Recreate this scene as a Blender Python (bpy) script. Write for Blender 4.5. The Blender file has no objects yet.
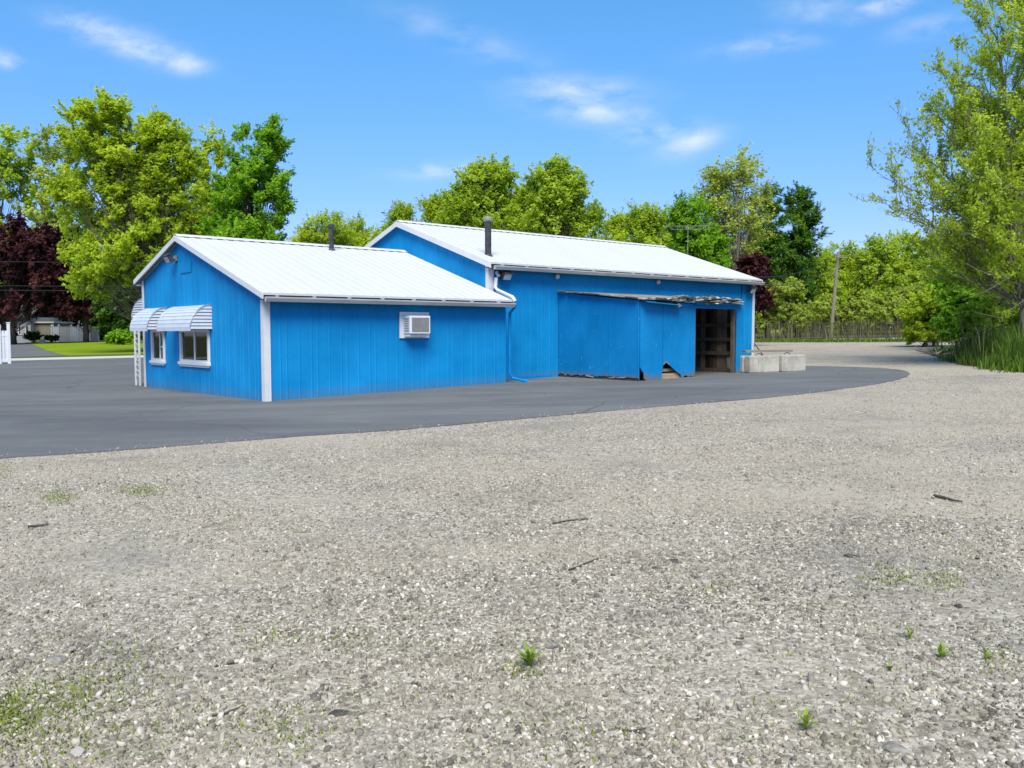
import bpy, math, random
import numpy as np
from mathutils import Vector, Matrix, noise as mnoise

R = math.radians
random.seed(7)
sc = bpy.context.scene
col = sc.collection

# ------------------------------------------------------------------ camera
CAM = Vector((0.0, 0.0, 1.7)); FPX = 883.9
AX_R = Vector((0.999998534, -0.0000990758, -0.00170943)).normalized()
AX_F = Vector((0.0, 0.99832463, -0.05786129)).normalized()
AX_U = AX_R.cross(AX_F).normalized()
cam_d = bpy.data.cameras.new('camera'); cam_o = bpy.data.objects.new('camera', cam_d); col.objects.link(cam_o)
m = Matrix.Identity(4)
for i in range(3):
    m[i][0] = AX_R[i]; m[i][1] = AX_U[i]; m[i][2] = -AX_F[i]; m[i][3] = CAM[i]
cam_o.matrix_world = m
cam_d.sensor_width = 36.0; cam_d.lens = FPX*36.0/1024.0
cam_d.clip_start = 0.05; cam_d.clip_end = 5000
sc.camera = cam_o

# ------------------------------------------------------------------ world, sun, exposure
SUN_EL, SUN_DIR = 53.0, (0.02, -1.0)          # horizontal direction towards the sun
SUN_STRENGTH, SUN_ANGLE = 3.7, 38.0
SKY_STRENGTH, EXPOSURE = 0.085, 0.80
w = bpy.data.worlds.new('World'); sc.world = w; w.use_nodes = True
nt = w.node_tree; nt.nodes.clear()
def N(t, typ, **kw):
    n = t.nodes.new(typ)
    for k, v in kw.items(): setattr(n, k, v)
    return n
def mth(t, op, a, b=None, c=None, clamp=False):
    n = N(t, 'ShaderNodeMath', operation=op); n.use_clamp = clamp
    for i, v in enumerate((a, b, c)):
        if v is None: continue
        if isinstance(v, (int, float)): n.inputs[i].default_value = v
        else: t.links.new(v, n.inputs[i])
    return n.outputs[0]
out = N(nt, 'ShaderNodeOutputWorld'); bg = N(nt, 'ShaderNodeBackground')
sky = N(nt, 'ShaderNodeTexSky', sky_type='NISHITA', sun_disc=False)
sky.sun_elevation = R(SUN_EL); sky.sun_rotation = math.atan2(SUN_DIR[0], SUN_DIR[1])
sky.air_density = 1.15; sky.dust_density = 0.25; sky.ozone_density = 2.2; sky.altitude = 200
hsv = N(nt, 'ShaderNodeHueSaturation'); hsv.inputs['Saturation'].default_value = 1.12; hsv.inputs['Value'].default_value = 1.0
nt.links.new(sky.outputs[0], hsv.inputs['Color'])
tint = N(nt, 'ShaderNodeMix', data_type='RGBA', blend_type='MULTIPLY'); tint.inputs['Factor'].default_value = 1.0
nt.links.new(hsv.outputs[0], tint.inputs[6])
tcz = N(nt, 'ShaderNodeTexCoord'); spz = N(nt, 'ShaderNodeSeparateXYZ'); nt.links.new(tcz.outputs['Generated'], spz.inputs[0])
tg_ = mth(nt, 'ADD', mth(nt, 'MULTIPLY', mth(nt, 'SUBTRACT', mth(nt, 'MINIMUM', mth(nt, 'MAXIMUM', spz.outputs[2], 0.10), 0.34), 0.13), 1.45), 0.79)
tcol = N(nt, 'ShaderNodeCombineColor'); tcol.inputs[0].default_value = 0.64; tcol.inputs[2].default_value = 1.32; nt.links.new(tg_, tcol.inputs[1])
nt.links.new(tcol.outputs[0], tint.inputs[7])
bg.inputs['Strength'].default_value = SKY_STRENGTH
# thin clouds: soft patches in fixed sky directions (x/y, z/y), broken up by noise
tc = N(nt, 'ShaderNodeTexCoord'); sp = N(nt, 'ShaderNodeSeparateXYZ'); nt.links.new(tc.outputs['Generated'], sp.inputs[0])
ysafe = mth(nt, 'MAXIMUM', sp.outputs[1], 0.05)
cu = mth(nt, 'DIVIDE', sp.outputs[0], ysafe); cv = mth(nt, 'DIVIDE', sp.outputs[2], ysafe)
cmb = N(nt, 'ShaderNodeCombineXYZ'); nt.links.new(cu, cmb.inputs[0]); nt.links.new(cv, cmb.inputs[1])
mp = N(nt, 'ShaderNodeMapping'); mp.inputs['Scale'].default_value = (14, 34, 1); mp.inputs['Rotation'].default_value = (0, 0, R(20)); nt.links.new(cmb.outputs[0], mp.inputs[0])
nz = N(nt, 'ShaderNodeTexNoise'); nz.inputs['Scale'].default_value = 1.0; nz.inputs['Detail'].default_value = 7; nz.inputs['Roughness'].default_value = 0.58
nz.inputs['Distortion'].default_value = 0.25
nt.links.new(mp.outputs[0], nz.inputs['Vector'])
cl = None
def sky_dir(px, py):
    d = AX_F*FPX + AX_R*(px-512) + AX_U*(384-py)
    return d.x/d.y, d.z/d.y
for (px, py, rx, ry, ang, s) in [(95, 30, 42, 13, -14, 0.8), (140, 46, 46, 13, -18, 1.0), (183, 63, 24, 10, -10, 0.95), (2, 59, 20, 8, -12, 0.8), (575, 88, 60, 12, -4, 0.7), (590, 108, 66, 15, -10, 0.75), (560, 100, 26, 10, 10, 0.55),
                                 (660, 131, 46, 10, 4, 0.7), (690, 143, 30, 12, 18, 0.8), (765, 44, 52, 9, 8, 0.5), (885, 6, 34, 9, 18, 0.9), (815, 8, 40, 14, 0, 0.4), (930, 26, 40, 11, 10, 0.4),
                                 (440, 170, 42, 8, 4, 0.6), (470, 40, 80, 16, -20, 0.3)]:
    a, b = sky_dir(px, py)
    du = mth(nt, 'SUBTRACT', cu, a); dv = mth(nt, 'SUBTRACT', cv, b)
    ca, sa = math.cos(R(ang)), math.sin(R(ang))
    e1 = mth(nt, 'ADD', mth(nt, 'MULTIPLY', du, ca*FPX/rx), mth(nt, 'MULTIPLY', dv, sa*FPX/rx))
    e2 = mth(nt, 'ADD', mth(nt, 'MULTIPLY', du, -sa*FPX/ry), mth(nt, 'MULTIPLY', dv, ca*FPX/ry))
    d2 = mth(nt, 'ADD', mth(nt, 'MULTIPLY', e1, e1), mth(nt, 'MULTIPLY', e2, e2))
    g = mth(nt, 'MULTIPLY', mth(nt, 'POWER', 2.718, mth(nt, 'MULTIPLY', d2, -1.1)), s)
    cl = g if cl is None else mth(nt, 'MAXIMUM', cl, g)
dens = mth(nt, 'MULTIPLY', cl, mth(nt, 'MULTIPLY', mth(nt, 'SUBTRACT', nz.outputs[0], 0.34), 3.2, clamp=True), clamp=True)
front = mth(nt, 'GREATER_THAN', sp.outputs[1], 0.05)
dens = mth(nt, 'MULTIPLY', dens, front)
dens = mth(nt, 'MULTIPLY', dens, 0.98)
mx = N(nt, 'ShaderNodeMix', data_type='RGBA'); nt.links.new(dens, mx.inputs['Factor'])
nt.links.new(tint.outputs[2], mx.inputs[6]); mx.inputs[7].default_value = (5.9, 6.5, 7.4, 1)
nt.links.new(mx.outputs[2], bg.inputs['Color']); nt.links.new(bg.outputs[0], out.inputs[0])

sun_d = bpy.data.lights.new('sun', 'SUN'); sun_d.energy = SUN_STRENGTH; sun_d.angle = R(SUN_ANGLE); sun_d.color = (1.0, 0.94, 0.80)
sun_o = bpy.data.objects.new('sun', sun_d); col.objects.link(sun_o)
hd = Vector((SUN_DIR[0], SUN_DIR[1], 0)).normalized()
sdir = hd*math.cos(R(SUN_EL)) + Vector((0, 0, math.sin(R(SUN_EL))))
sun_o.rotation_euler = sdir.to_track_quat('Z', 'Y').to_euler(); sun_o.location = (0, 0, 60)

vs = sc.view_settings; vs.view_transform = 'Standard'; vs.look = 'None'; vs.exposure = EXPOSURE; vs.gamma = 1.0; vs.use_curve_mapping = False
sc.cycles.max_bounces = 6; sc.cycles.transparent_max_bounces = 12; sc.cycles.diffuse_bounces = 4

# ------------------------------------------------------------------ helpers
GX, GY = 0.0182, 0.0117
def sstep(t): t = min(1, max(0, t)); return t*t*(3-2*t)
def ground_z(x, y):
    r = math.hypot(x, y); k = min(1.0, 130.0/max(r, 1e-6))
    return (GX*x + GY*y)*k + 0.3*sstep((y-64)/50.0)*sstep((-12-x)/25.0)
def px_ray(px, py): return AX_F + AX_R*((px-512)/FPX) + AX_U*((384-py)/FPX)
def at(px, py, Y):                                   # point seen at a pixel, Y metres ahead
    d = px_ray(px, py); return CAM + d*(Y/d.y)
def gp(px, Y):                                       # ground point Y metres ahead under an image column
    p = at(px, 335, Y); return Vector((p.x, p.y, ground_z(p.x, p.y)))

class MB:
    def __init__(s): s.v = []; s.f = []; s.t = []
    def add(s, vs, fs, tone=0.5):
        o = len(s.v); s.v.extend([tuple(p) for p in vs])
        for f in fs: s.f.append(tuple(i+o for i in f)); s.t.append(tone)
    def box(s, c, size, rot=None, tone=0.5):
        hx, hy, hz = size[0]/2, size[1]/2, size[2]/2
        vs = [Vector((x, y, z)) for x in (-hx, hx) for y in (-hy, hy) for z in (-hz, hz)]
        if rot is not None: vs = [rot @ p for p in vs]
        c = Vector(c); vs = [p+c for p in vs]
        s.add(vs, [(0,1,3,2), (4,6,7,5), (0,4,5,1), (2,3,7,6), (0,2,6,4), (1,5,7,3)], tone)
    def bb(s, a, b, tone=0.5):
        a = Vector(a); b = Vector(b)
        s.box((a+b)/2, (abs(b.x-a.x), abs(b.y-a.y), abs(b.z-a.z)), None, tone)
    def prism(s, poly, axis, a, b, tone=0.5):        # polygon in the plane across axis, extruded from a to b
        def P(q, t):
            return {'x': (t, q[0], q[1]), 'y': (q[0], t, q[1]), 'z': (q[0], q[1], t)}[axis]
        n = len(poly)
        vs = [P(q, a) for q in poly] + [P(q, b) for q in poly]
        fs = [tuple(range(n))[::-1], tuple(range(n, 2*n))] + [(i, (i+1) % n, n+(i+1) % n, n+i) for i in range(n)]
        s.add(vs, fs, tone)
    def tube(s, pts, rad, sides=6, cap=True, tone=0.5):
        pts = [Vector(p) for p in pts]
        if not hasattr(rad, '__len__'): rad = [rad]*len(pts)
        vs = []; fs = []
        up = Vector((0.31, 0.17, 0.94))
        for i, p in enumerate(pts):
            d = (pts[min(i+1, len(pts)-1)] - pts[max(i-1, 0)])
            if d.length < 1e-9: d = Vector((0, 0, 1))
            d.normalize()
            a = d.cross(up if abs(d.dot(up)) < 0.97 else Vector((1, 0, 0))).normalized(); b = d.cross(a)
            for k in range(sides):
                t = 2*math.pi*k/sides
                vs.append(p + (a*math.cos(t) + b*math.sin(t))*rad[i])
        for i in range(len(pts)-1):
            for k in range(sides):
                k2 = (k+1) % sides
                fs.append((i*sides+k, i*sides+k2, (i+1)*sides+k2, (i+1)*sides+k))
        if cap:
            fs.append(tuple(range(sides))[::-1]); fs.append(tuple((len(pts)-1)*sides+k for k in range(sides)))
        s.add(vs, fs, tone)
    def build(s, name, mat, parent=None, smooth=False, bevel=0.0):
        me = bpy.data.meshes.new(name); me.from_pydata(s.v, [], s.f); me.validate()
        if len(me.polygons) == len(s.t):
            at_ = me.attributes.new('tone', 'FLOAT', 'FACE'); at_.data.foreach_set('value', s.t)
        me.materials.append(mat)
        o = bpy.data.objects.new(name, me); col.objects.link(o)
        import bmesh
        bm = bmesh.new(); bm.from_mesh(me); bmesh.ops.recalc_face_normals(bm, faces=bm.faces); bm.to_mesh(me); bm.free()
        if smooth:
            for p in me.polygons: p.use_smooth = True
        if bevel:
            b = o.modifiers.new('bevel', 'BEVEL'); b.width = bevel; b.segments = 2; b.limit_method = 'ANGLE'
        if parent is not None: o.parent = parent
        return o
def np_mesh(name, V, F, mat, tone=None, parent=None):      # big quad or tri soups straight from numpy
    V = np.asarray(V, np.float32); F = np.asarray(F, np.int32)
    me = bpy.data.meshes.new(name); k = F.shape[1]
    me.vertices.add(len(V)); me.vertices.foreach_set('co', V.ravel())
    me.loops.add(F.size); me.loops.foreach_set('vertex_index', F.ravel())
    me.polygons.add(len(F)); me.polygons.foreach_set('loop_start', np.arange(0, F.size, k, dtype=np.int32))
    me.update(calc_edges=True)
    if tone is not None:
        a = me.attributes.new('tone', 'FLOAT', 'FACE'); a.data.foreach_set('value', np.asarray(tone, np.float32))
    me.materials.append(mat)
    o = bpy.data.objects.new(name, me); col.objects.link(o)
    if parent is not None: o.parent = parent
    return o
def tag(o, label=None, cat=None, group=None, kind=None):
    if label: o['label'] = label
    if cat: o['category'] = cat
    if group: o['group'] = group
    if kind: o['kind'] = kind
    return o
def thing(name, label, cat, loc=(0, 0, 0), rz=0.0, group=None):
    o = bpy.data.objects.new(name, None); col.objects.link(o); o.empty_display_size = 0.3
    o.location = loc; o.rotation_euler = (0, 0, rz)
    return tag(o, label, cat, group)

# ------------------------------------------------------------------ materials
def new_mat(name):
    mt = bpy.data.materials.new(name); mt.use_nodes = True
    t = mt.node_tree; t.nodes.clear()
    o = N(t, 'ShaderNodeOutputMaterial'); b = N(t, 'ShaderNodeBsdfPrincipled'); t.links.new(b.outputs[0], o.inputs[0])
    return mt, t, b, o
def tex_noise(t, vec, scale, detail=4, rough=0.55, dist=0.0):
    n = N(t, 'ShaderNodeTexNoise'); n.inputs['Scale'].default_value = scale; n.inputs['Detail'].default_value = detail
    n.inputs['Roughness'].default_value = rough; n.inputs['Distortion'].default_value = dist
    t.links.new(vec, n.inputs['Vector']); return n.outputs[0]
def ramp(t, fac, stops):
    r = N(t, 'ShaderNodeValToRGB'); cr = r.color_ramp
    while len(cr.elements) < len(stops): cr.elements.new(0.5)
    for e, (p, c) in zip(cr.elements, stops):
        e.position = p; e.color = (c[0], c[1], c[2], 1) if hasattr(c, '__len__') else (c, c, c, 1)
    t.links.new(fac, r.inputs[0]); return r.outputs[0]
def mixc(t, fac, a, b, blend='MIX'):
    n = N(t, 'ShaderNodeMix', data_type='RGBA', blend_type=blend)
    for sock, v in ((n.inputs['Factor'], fac), (n.inputs[6], a), (n.inputs[7], b)):
        if isinstance(v, (int, float)): sock.default_value = v
        elif isinstance(v, tuple): sock.default_value = (v[0], v[1], v[2], 1)
        else: t.links.new(v, sock)
    return n.outputs[2]
def bump(t, b, h, strength, dist=0.01):
    n = N(t, 'ShaderNodeBump'); n.inputs['Strength'].default_value = strength; n.inputs['Distance'].default_value = dist
    t.links.new(h, n.inputs['Height']); t.links.new(n.outputs[0], b.inputs['Normal'])
def objco(t): return N(t, 'ShaderNodeTexCoord').outputs['Object']
def mapped(t, scale=(1, 1, 1), rot=(0, 0, 0)):
    mp_ = N(t, 'ShaderNodeMapping'); mp_.inputs['Scale'].default_value = scale; mp_.inputs['Rotation'].default_value = rot
    t.links.new(objco(t), mp_.inputs[0]); return mp_.outputs[0]
def simple(name, c, rough=0.6, var=0.12, scale=3.0, bmp=0.0, spec=0.4, metal=0.0, stretch=(1, 1, 1)):
    mt, t, b, o = new_mat(name); v = mapped(t, stretch)
    n = tex_noise(t, v, scale, 5)
    lo = tuple(x*(1-var) for x in c); hi = tuple(min(1, x*(1+var)) for x in c)
    t.links.new(ramp(t, n, [(0.3, lo), (0.7, hi)]), b.inputs['Base Color'])
    b.inputs['Roughness'].default_value = rough; b.inputs['Specular IOR Level'].default_value = spec; b.inputs['Metallic'].default_value = metal
    if bmp: bump(t, b, n, bmp)
    return mt
def tonemat(name, stops, rough=0.7, spec=0.3, extra=6.0, amt=0.2):
    mt, t, b, o = new_mat(name)
    a = N(t, 'ShaderNodeAttribute', attribute_name='tone')
    c = ramp(t, a.outputs['Fac'], stops)
    n = tex_noise(t, objco(t), extra, 5)
    c = mixc(t, amt, c, ramp(t, n, [(0.3, 0.3), (0.7, 1.0)]), 'MULTIPLY')
    t.links.new(c, b.inputs['Base Color']); b.inputs['Roughness'].default_value = rough; b.inputs['Specular IOR Level'].default_value = spec
    return mt
def leafmat(name, dark, mid, light, trans=0.35):
    mt, t, b, o = new_mat(name)
    a = N(t, 'ShaderNodeAttribute', attribute_name='tone')
    c = ramp(t, a.outputs['Fac'], [(0.0, dark), (0.5, mid), (1.0, light)])
    t.links.new(c, b.inputs['Base Color']); b.inputs['Roughness'].default_value = 0.65; b.inputs['Specular IOR Level'].default_value = 0.06
    tr = N(t, 'ShaderNodeBsdfTranslucent'); t.links.new(mixc(t, 1.0, c, (1.12, 1.15, 0.75), 'MULTIPLY'), tr.inputs[0])
    ms = N(t, 'ShaderNodeMixShader'); ms.inputs[0].default_value = trans
    t.links.new(b.outputs[0], ms.inputs[1]); t.links.new(tr.outputs[0], ms.inputs[2]); t.links.new(ms.outputs[0], o.inputs[0])
    return mt

def paint_mat(name, base, chip=0.0):                 # weathered blue paint on siding
    mt, t, b, o = new_mat(name)
    v = objco(t)
    n1 = tex_noise(t, v, 0.7, 5, 0.6); n2 = tex_noise(t, mapped(t, (5, 5, 0.5)), 2.2, 5, 0.65)
    n3 = tex_noise(t, v, 24.0, 3)
    c = mixc(t, ramp(t, n1, [(0.3, 0.0), (0.7, 1.0)]), tuple(x*0.80 for x in base), (base[0]+0.006, base[1]*1.13, base[2]*1.08))
    c = mixc(t, ramp(t, n2, [(0.52, 0.0), (0.78, 0.32)]), c, (base[0]*1.0+0.012, base[1]*1.15+0.01, base[2]*1.03))
    c = mixc(t, ramp(t, n2, [(0.22, 0.28), (0.42, 0.0)]), c, tuple(x*0.62 for x in base))
    c = mixc(t, 0.10, c, ramp(t, n3, [(0.35, 0.4), (0.65, 1.0)]), 'MULTIPLY')
    if chip:
        n4 = tex_noise(t, v, 9.0, 6, 0.7)
        c = mixc(t, ramp(t, n4, [(0.655, 0.0), (0.675, chip)]), c, (0.22, 0.30, 0.33))
        sz = N(t, 'ShaderNodeSeparateXYZ'); t.links.new(v, sz.inputs[0])
        low = ramp(t, mth(t, 'ADD', mth(t, 'SUBTRACT', sz.outputs[2], 0.30), mth(t, 'MULTIPLY', mth(t, 'SUBTRACT', n4, 0.5), 0.9)), [(0.10, 1.0), (0.16, 0.0)])
        c = mixc(t, low, c, (0.20, 0.13, 0.075))
    # dust splashed up along the foot of the wall
    sx = N(t, 'ShaderNodeSeparateXYZ'); t.links.new(v, sx.inputs[0])
    hgt = mth(t, 'SUBTRACT', sx.outputs[2], 0.24)
    hgt = mth(t, 'SUBTRACT', hgt, mth(t, 'MULTIPLY', sx.outputs[0], 0.0195))
    foot = ramp(t, mth(t, 'ADD', hgt, mth(t, 'MULTIPLY', n2, 0.3)), [(0.0, 0.6), (0.36, 0.0)])
    c = mixc(t, foot, c, (0.09, 0.14, 0.19))
    n5 = tex_noise(t, v, 5.5, 6, 0.75)
    c = mixc(t, ramp(t, n5, [(0.64, 0.0), (0.70, 0.30)]), c, (base[0]+0.05, base[1]*1.25, base[2]*1.08))
    t.links.new(c, b.inputs['Base Color']); b.inputs['Roughness'].default_value = 0.6; b.inputs['Specular IOR Level'].default_value = 0.12
    bump(t, b, n3, 0.15, 0.004)
    return mt
BLUE = (0.0016, 0.225, 0.53)
M = {}
M['siding'] = paint_mat('blue_siding', BLUE)
M['plywood'] = paint_mat('blue_plywood', (0.0012, 0.195, 0.48), 0.8)
M['blue_trim'] = simple('blue_trim_paint', (0.001, 0.18, 0.45), 0.5, 0.15, 4, spec=0.2)
M['white'] = simple('white_trim_paint', (0.56, 0.565, 0.58), 0.45, 0.07, 3.0)
M['vinyl'] = simple('white_vinyl', (0.60, 0.61, 0.63), 0.4, 0.04, 2.0)
M['gutter'] = simple('aluminium_gutter', (0.36, 0.365, 0.37), 0.42, 0.18, 2.4, stretch=(0.6, 4, 8))
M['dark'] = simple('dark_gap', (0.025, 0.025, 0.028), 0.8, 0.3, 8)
M['black_metal'] = simple('sooty_pipe', (0.035, 0.036, 0.04), 0.5, 0.5, 9, 0.2)
M['grey_metal'] = simple('grey_metal', (0.28, 0.29, 0.30), 0.45, 0.2, 6, metal=0.4)
M['lamp_glass'] = simple('dull_lamp_glass', (0.42, 0.46, 0.50), 0.15, 0.2, 5, spec=0.7)
M['ac_grille'] = None
M['room'] = simple('room_paint', (0.10, 0.095, 0.085), 0.8, 0.2, 2)
M['curtain_tan'] = simple('tan_curtain', (0.55, 0.47, 0.38), 0.85, 0.35, 8, stretch=(1, 6, .2))
M['curtain_green'] = simple('greenish_curtain', (0.30, 0.34, 0.28), 0.85, 0.5, 7, stretch=(1, 6, .2))
M['wire'] = simple('black_cable', (0.02, 0.02, 0.022), 0.6, 0.1, 2)
M['pole_wood'] = simple('grey_pole_wood', (0.22, 0.19, 0.145), 0.85, 0.3, 5, 0.3, stretch=(4, 4, .5))
M['chainlink'] = simple('galvanised_wire', (0.075, 0.068, 0.055), 0.5, 0.2, 4, metal=0.3)
M['rust'] = simple('rusty_iron', (0.075, 0.045, 0.032), 0.85, 0.4, 12, 0.3)
M['bark'] = simple('grey_brown_bark', (0.07, 0.064, 0.05), 0.9, 0.45, 7, 0.5, stretch=(3, 3, .6))
M['bark_dark'] = simple('dark_bark', (0.035, 0.028, 0.024), 0.9, 0.4, 7, 0.5, stretch=(3, 3, .6))
M['bark_pale'] = simple('pale_twig_bark', (0.16, 0.14, 0.105), 0.9, 0.35, 7, 0.4, stretch=(3, 3, .6))
M['board'] = simple('weathered_wood', (0.085, 0.062, 0.043), 0.9, 0.6, 5, 0.4, stretch=(9, 9, .8))
M['board_pale'] = tonemat('torn_roof_boards', [(0.0, (0.04, 0.037, 0.035)), (0.35, (0.17, 0.115, 0.065)), (0.65, (0.34, 0.26, 0.17)), (1.0, (0.52, 0.49, 0.44))], 0.85, 0.2, 14, 0.4)
M['felt'] = simple('torn_roofing_felt', (0.20, 0.185, 0.16), 0.9, 0.5, 4, 0.3)
M['house_wall'] = simple('grey_house_siding', (0.30, 0.31, 0.33), 0.7, 0.06, 1.5)
M['tan_wall'] = simple('tan_shed_siding', (0.20, 0.185, 0.14), 0.7, 0.08, 1.5)
M['house_roof'] = simple('dark_shingles', (0.07, 0.068, 0.07), 0.85, 0.25, 6)
M['mulch'] = simple('brown_mulch', (0.09, 0.055, 0.035), 0.95, 0.5, 6, 0.4)
def roof_mat():
    mt, t, b, o = new_mat('white_steel_roof')
    v = objco(t); n1 = tex_noise(t, mapped(t, (1.0, 0.25, 0.25)), 1.6, 5, 0.6); n2 = tex_noise(t, v, 14, 4)
    c = mixc(t, ramp(t, n1, [(0.35, 0.0), (0.75, 0.5)]), (0.515, 0.52, 0.53), (0.44, 0.445, 0.455))
    c = mixc(t, 0.12, c, ramp(t, n2, [(0.3, 0.5), (0.6, 1.0)]), 'MULTIPLY')
    t.links.new(c, b.inputs['Base Color']); b.inputs['Roughness'].default_value = 0.5; b.inputs['Specular IOR Level'].default_value = 0.25
    return mt
M['roof'] = roof_mat()
def awning_mat():
    return simple('pale_aluminium_awning', (0.47, 0.51, 0.56), 0.4, 0.08, 5)
M['awning'] = awning_mat()
def glass_mat():
    mt, t, b, o = new_mat('window_glass')
    b.inputs['Base Color'].default_value = (0.02, 0.025, 0.028, 1); b.inputs['Roughness'].default_value = 0.04
    gl = N(t, 'ShaderNodeBsdfGlossy'); gl.inputs['Roughness'].default_value = 0.03
    tr = N(t, 'ShaderNodeBsdfTransparent'); tr.inputs[0].default_value = (0.75, 0.8, 0.78, 1)
    fr = N(t, 'ShaderNodeFresnel'); fr.inputs[0].default_value = 1.6
    ms = N(t, 'ShaderNodeMixShader'); t.links.new(fr.outputs[0], ms.inputs[0])
    t.links.new(tr.outputs[0], ms.inputs[1]); t.links.new(gl.outputs[0], ms.inputs[2]); t.links.new(ms.outputs[0], o.inputs[0])
    return mt
M['glass'] = glass_mat()
def grille_mat():
    mt, t, b, o = new_mat('grey_coil_grille')
    wv = N(t, 'ShaderNodeTexWave', wave_type='BANDS', bands_direction='Z'); wv.inputs['Scale'].default_value = 14; wv.inputs['Distortion'].default_value = 0.6
    t.links.new(objco(t), wv.inputs['Vector'])
    n = tex_noise(t, objco(t), 20, 4)
    c = mixc(t, 0.5, ramp(t, wv.outputs['Fac'], [(0.2, 0.11), (0.8, 0.25)]), ramp(t, n, [(0.3, (0.12, 0.115, 0.11)), (0.7, (0.26, 0.25, 0.23))]))
    t.links.new(c, b.inputs['Base Color']); b.inputs['Roughness'].default_value = 0.6
    return mt
M['ac_grille'] = grille_mat()

def concrete_mat():
    mt, t, b, o = new_mat('stained_concrete')
    v = objco(t); n1 = tex_noise(t, v, 2.6, 6, 0.65); n2 = tex_noise(t, v, 22, 5, 0.6); n3 = tex_noise(t, mapped(t, (6, 6, 0.9)), 1.6, 5, 0.6)
    c = ramp(t, n1, [(0.28, (0.25, 0.23, 0.195)), (0.55, (0.43, 0.40, 0.34)), (0.75, (0.51, 0.48, 0.415))])
    c = mixc(t, ramp(t, n3, [(0.56, 0.0), (0.72, 0.55)]), c, (0.14, 0.125, 0.10))
    c = mixc(t, 0.28, c, ramp(t, n2, [(0.3, 0.35), (0.6, 1.0)]), 'MULTIPLY')
    t.links.new(c, b.inputs['Base Color']); b.inputs['Roughness'].default_value = 0.9; bump(t, b, n2, 0.5, 0.012)
    return mt
M['concrete'] = concrete_mat()
def asphalt_mat():
    mt, t, b, o = new_mat('grey_asphalt')
    v = objco(t)
    n1 = tex_noise(t, mapped(t, (0.25, 0.7, 1), (0, 0, R(38))), 0.7, 6, 0.62, 0.4); n2 = tex_noise(t, v, 60, 4, 0.7); n3 = tex_noise(t, v, 2.4, 5, 0.6)
    c = ramp(t, n1, [(0.30, (0.090, 0.093, 0.095)), (0.52, (0.128, 0.131, 0.132)), (0.72, (0.165, 0.168, 0.168))])
    c = mixc(t, ramp(t, n3, [(0.58, 0.0), (0.74, 0.35)]), c, (0.20, 0.197, 0.193))
    c = mixc(t, 0.5, c, ramp(t, n2, [(0.30, 0.45), (0.66, 1.0)]), 'MULTIPLY')
    vo = N(t, 'ShaderNodeTexVoronoi', feature='DISTANCE_TO_EDGE', voronoi_dimensions='2D'); vo.inputs['Scale'].default_value = 0.16
    wv = N(t, 'ShaderNodeVectorMath', operation='ADD'); nn = N(t, 'ShaderNodeTexNoise'); nn.inputs['Scale'].default_value = 0.9; nn.inputs['Detail'].default_value = 5
    t.links.new(v, nn.inputs['Vector']); t.links.new(v, wv.inputs[0]); t.links.new(nn.outputs['Color'], wv.inputs[1]); t.links.new(wv.outputs[0], vo.inputs['Vector'])
    c = mixc(t, ramp(t, vo.outputs['Distance'], [(0.0, 0.6), (0.005, 0.0)]), c, (0.03, 0.03, 0.031))
    n4 = tex_noise(t, mapped(t, (0.5, 1.4, 1), (0, 0, R(12))), 0.45, 5, 0.55, 0.6)
    c = mixc(t, ramp(t, n4, [(0.34, 0.45), (0.46, 0.0)]), c, (0.075, 0.077, 0.081))
    n6 = tex_noise(t, v, 1.1, 7, 0.7, 0.3)
    c = mixc(t, ramp(t, n6, [(0.64, 0.0), (0.74, 0.5)]), c, (0.055, 0.056, 0.06))
    t.links.new(c, b.inputs['Base Color']); b.inputs['Roughness'].default_value = 0.85; b.inputs['Specular IOR Level'].default_value = 0.3
    bump(t, b, n2, 0.35, 0.006)
    return mt
M['asphalt'] = asphalt_mat()
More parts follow.
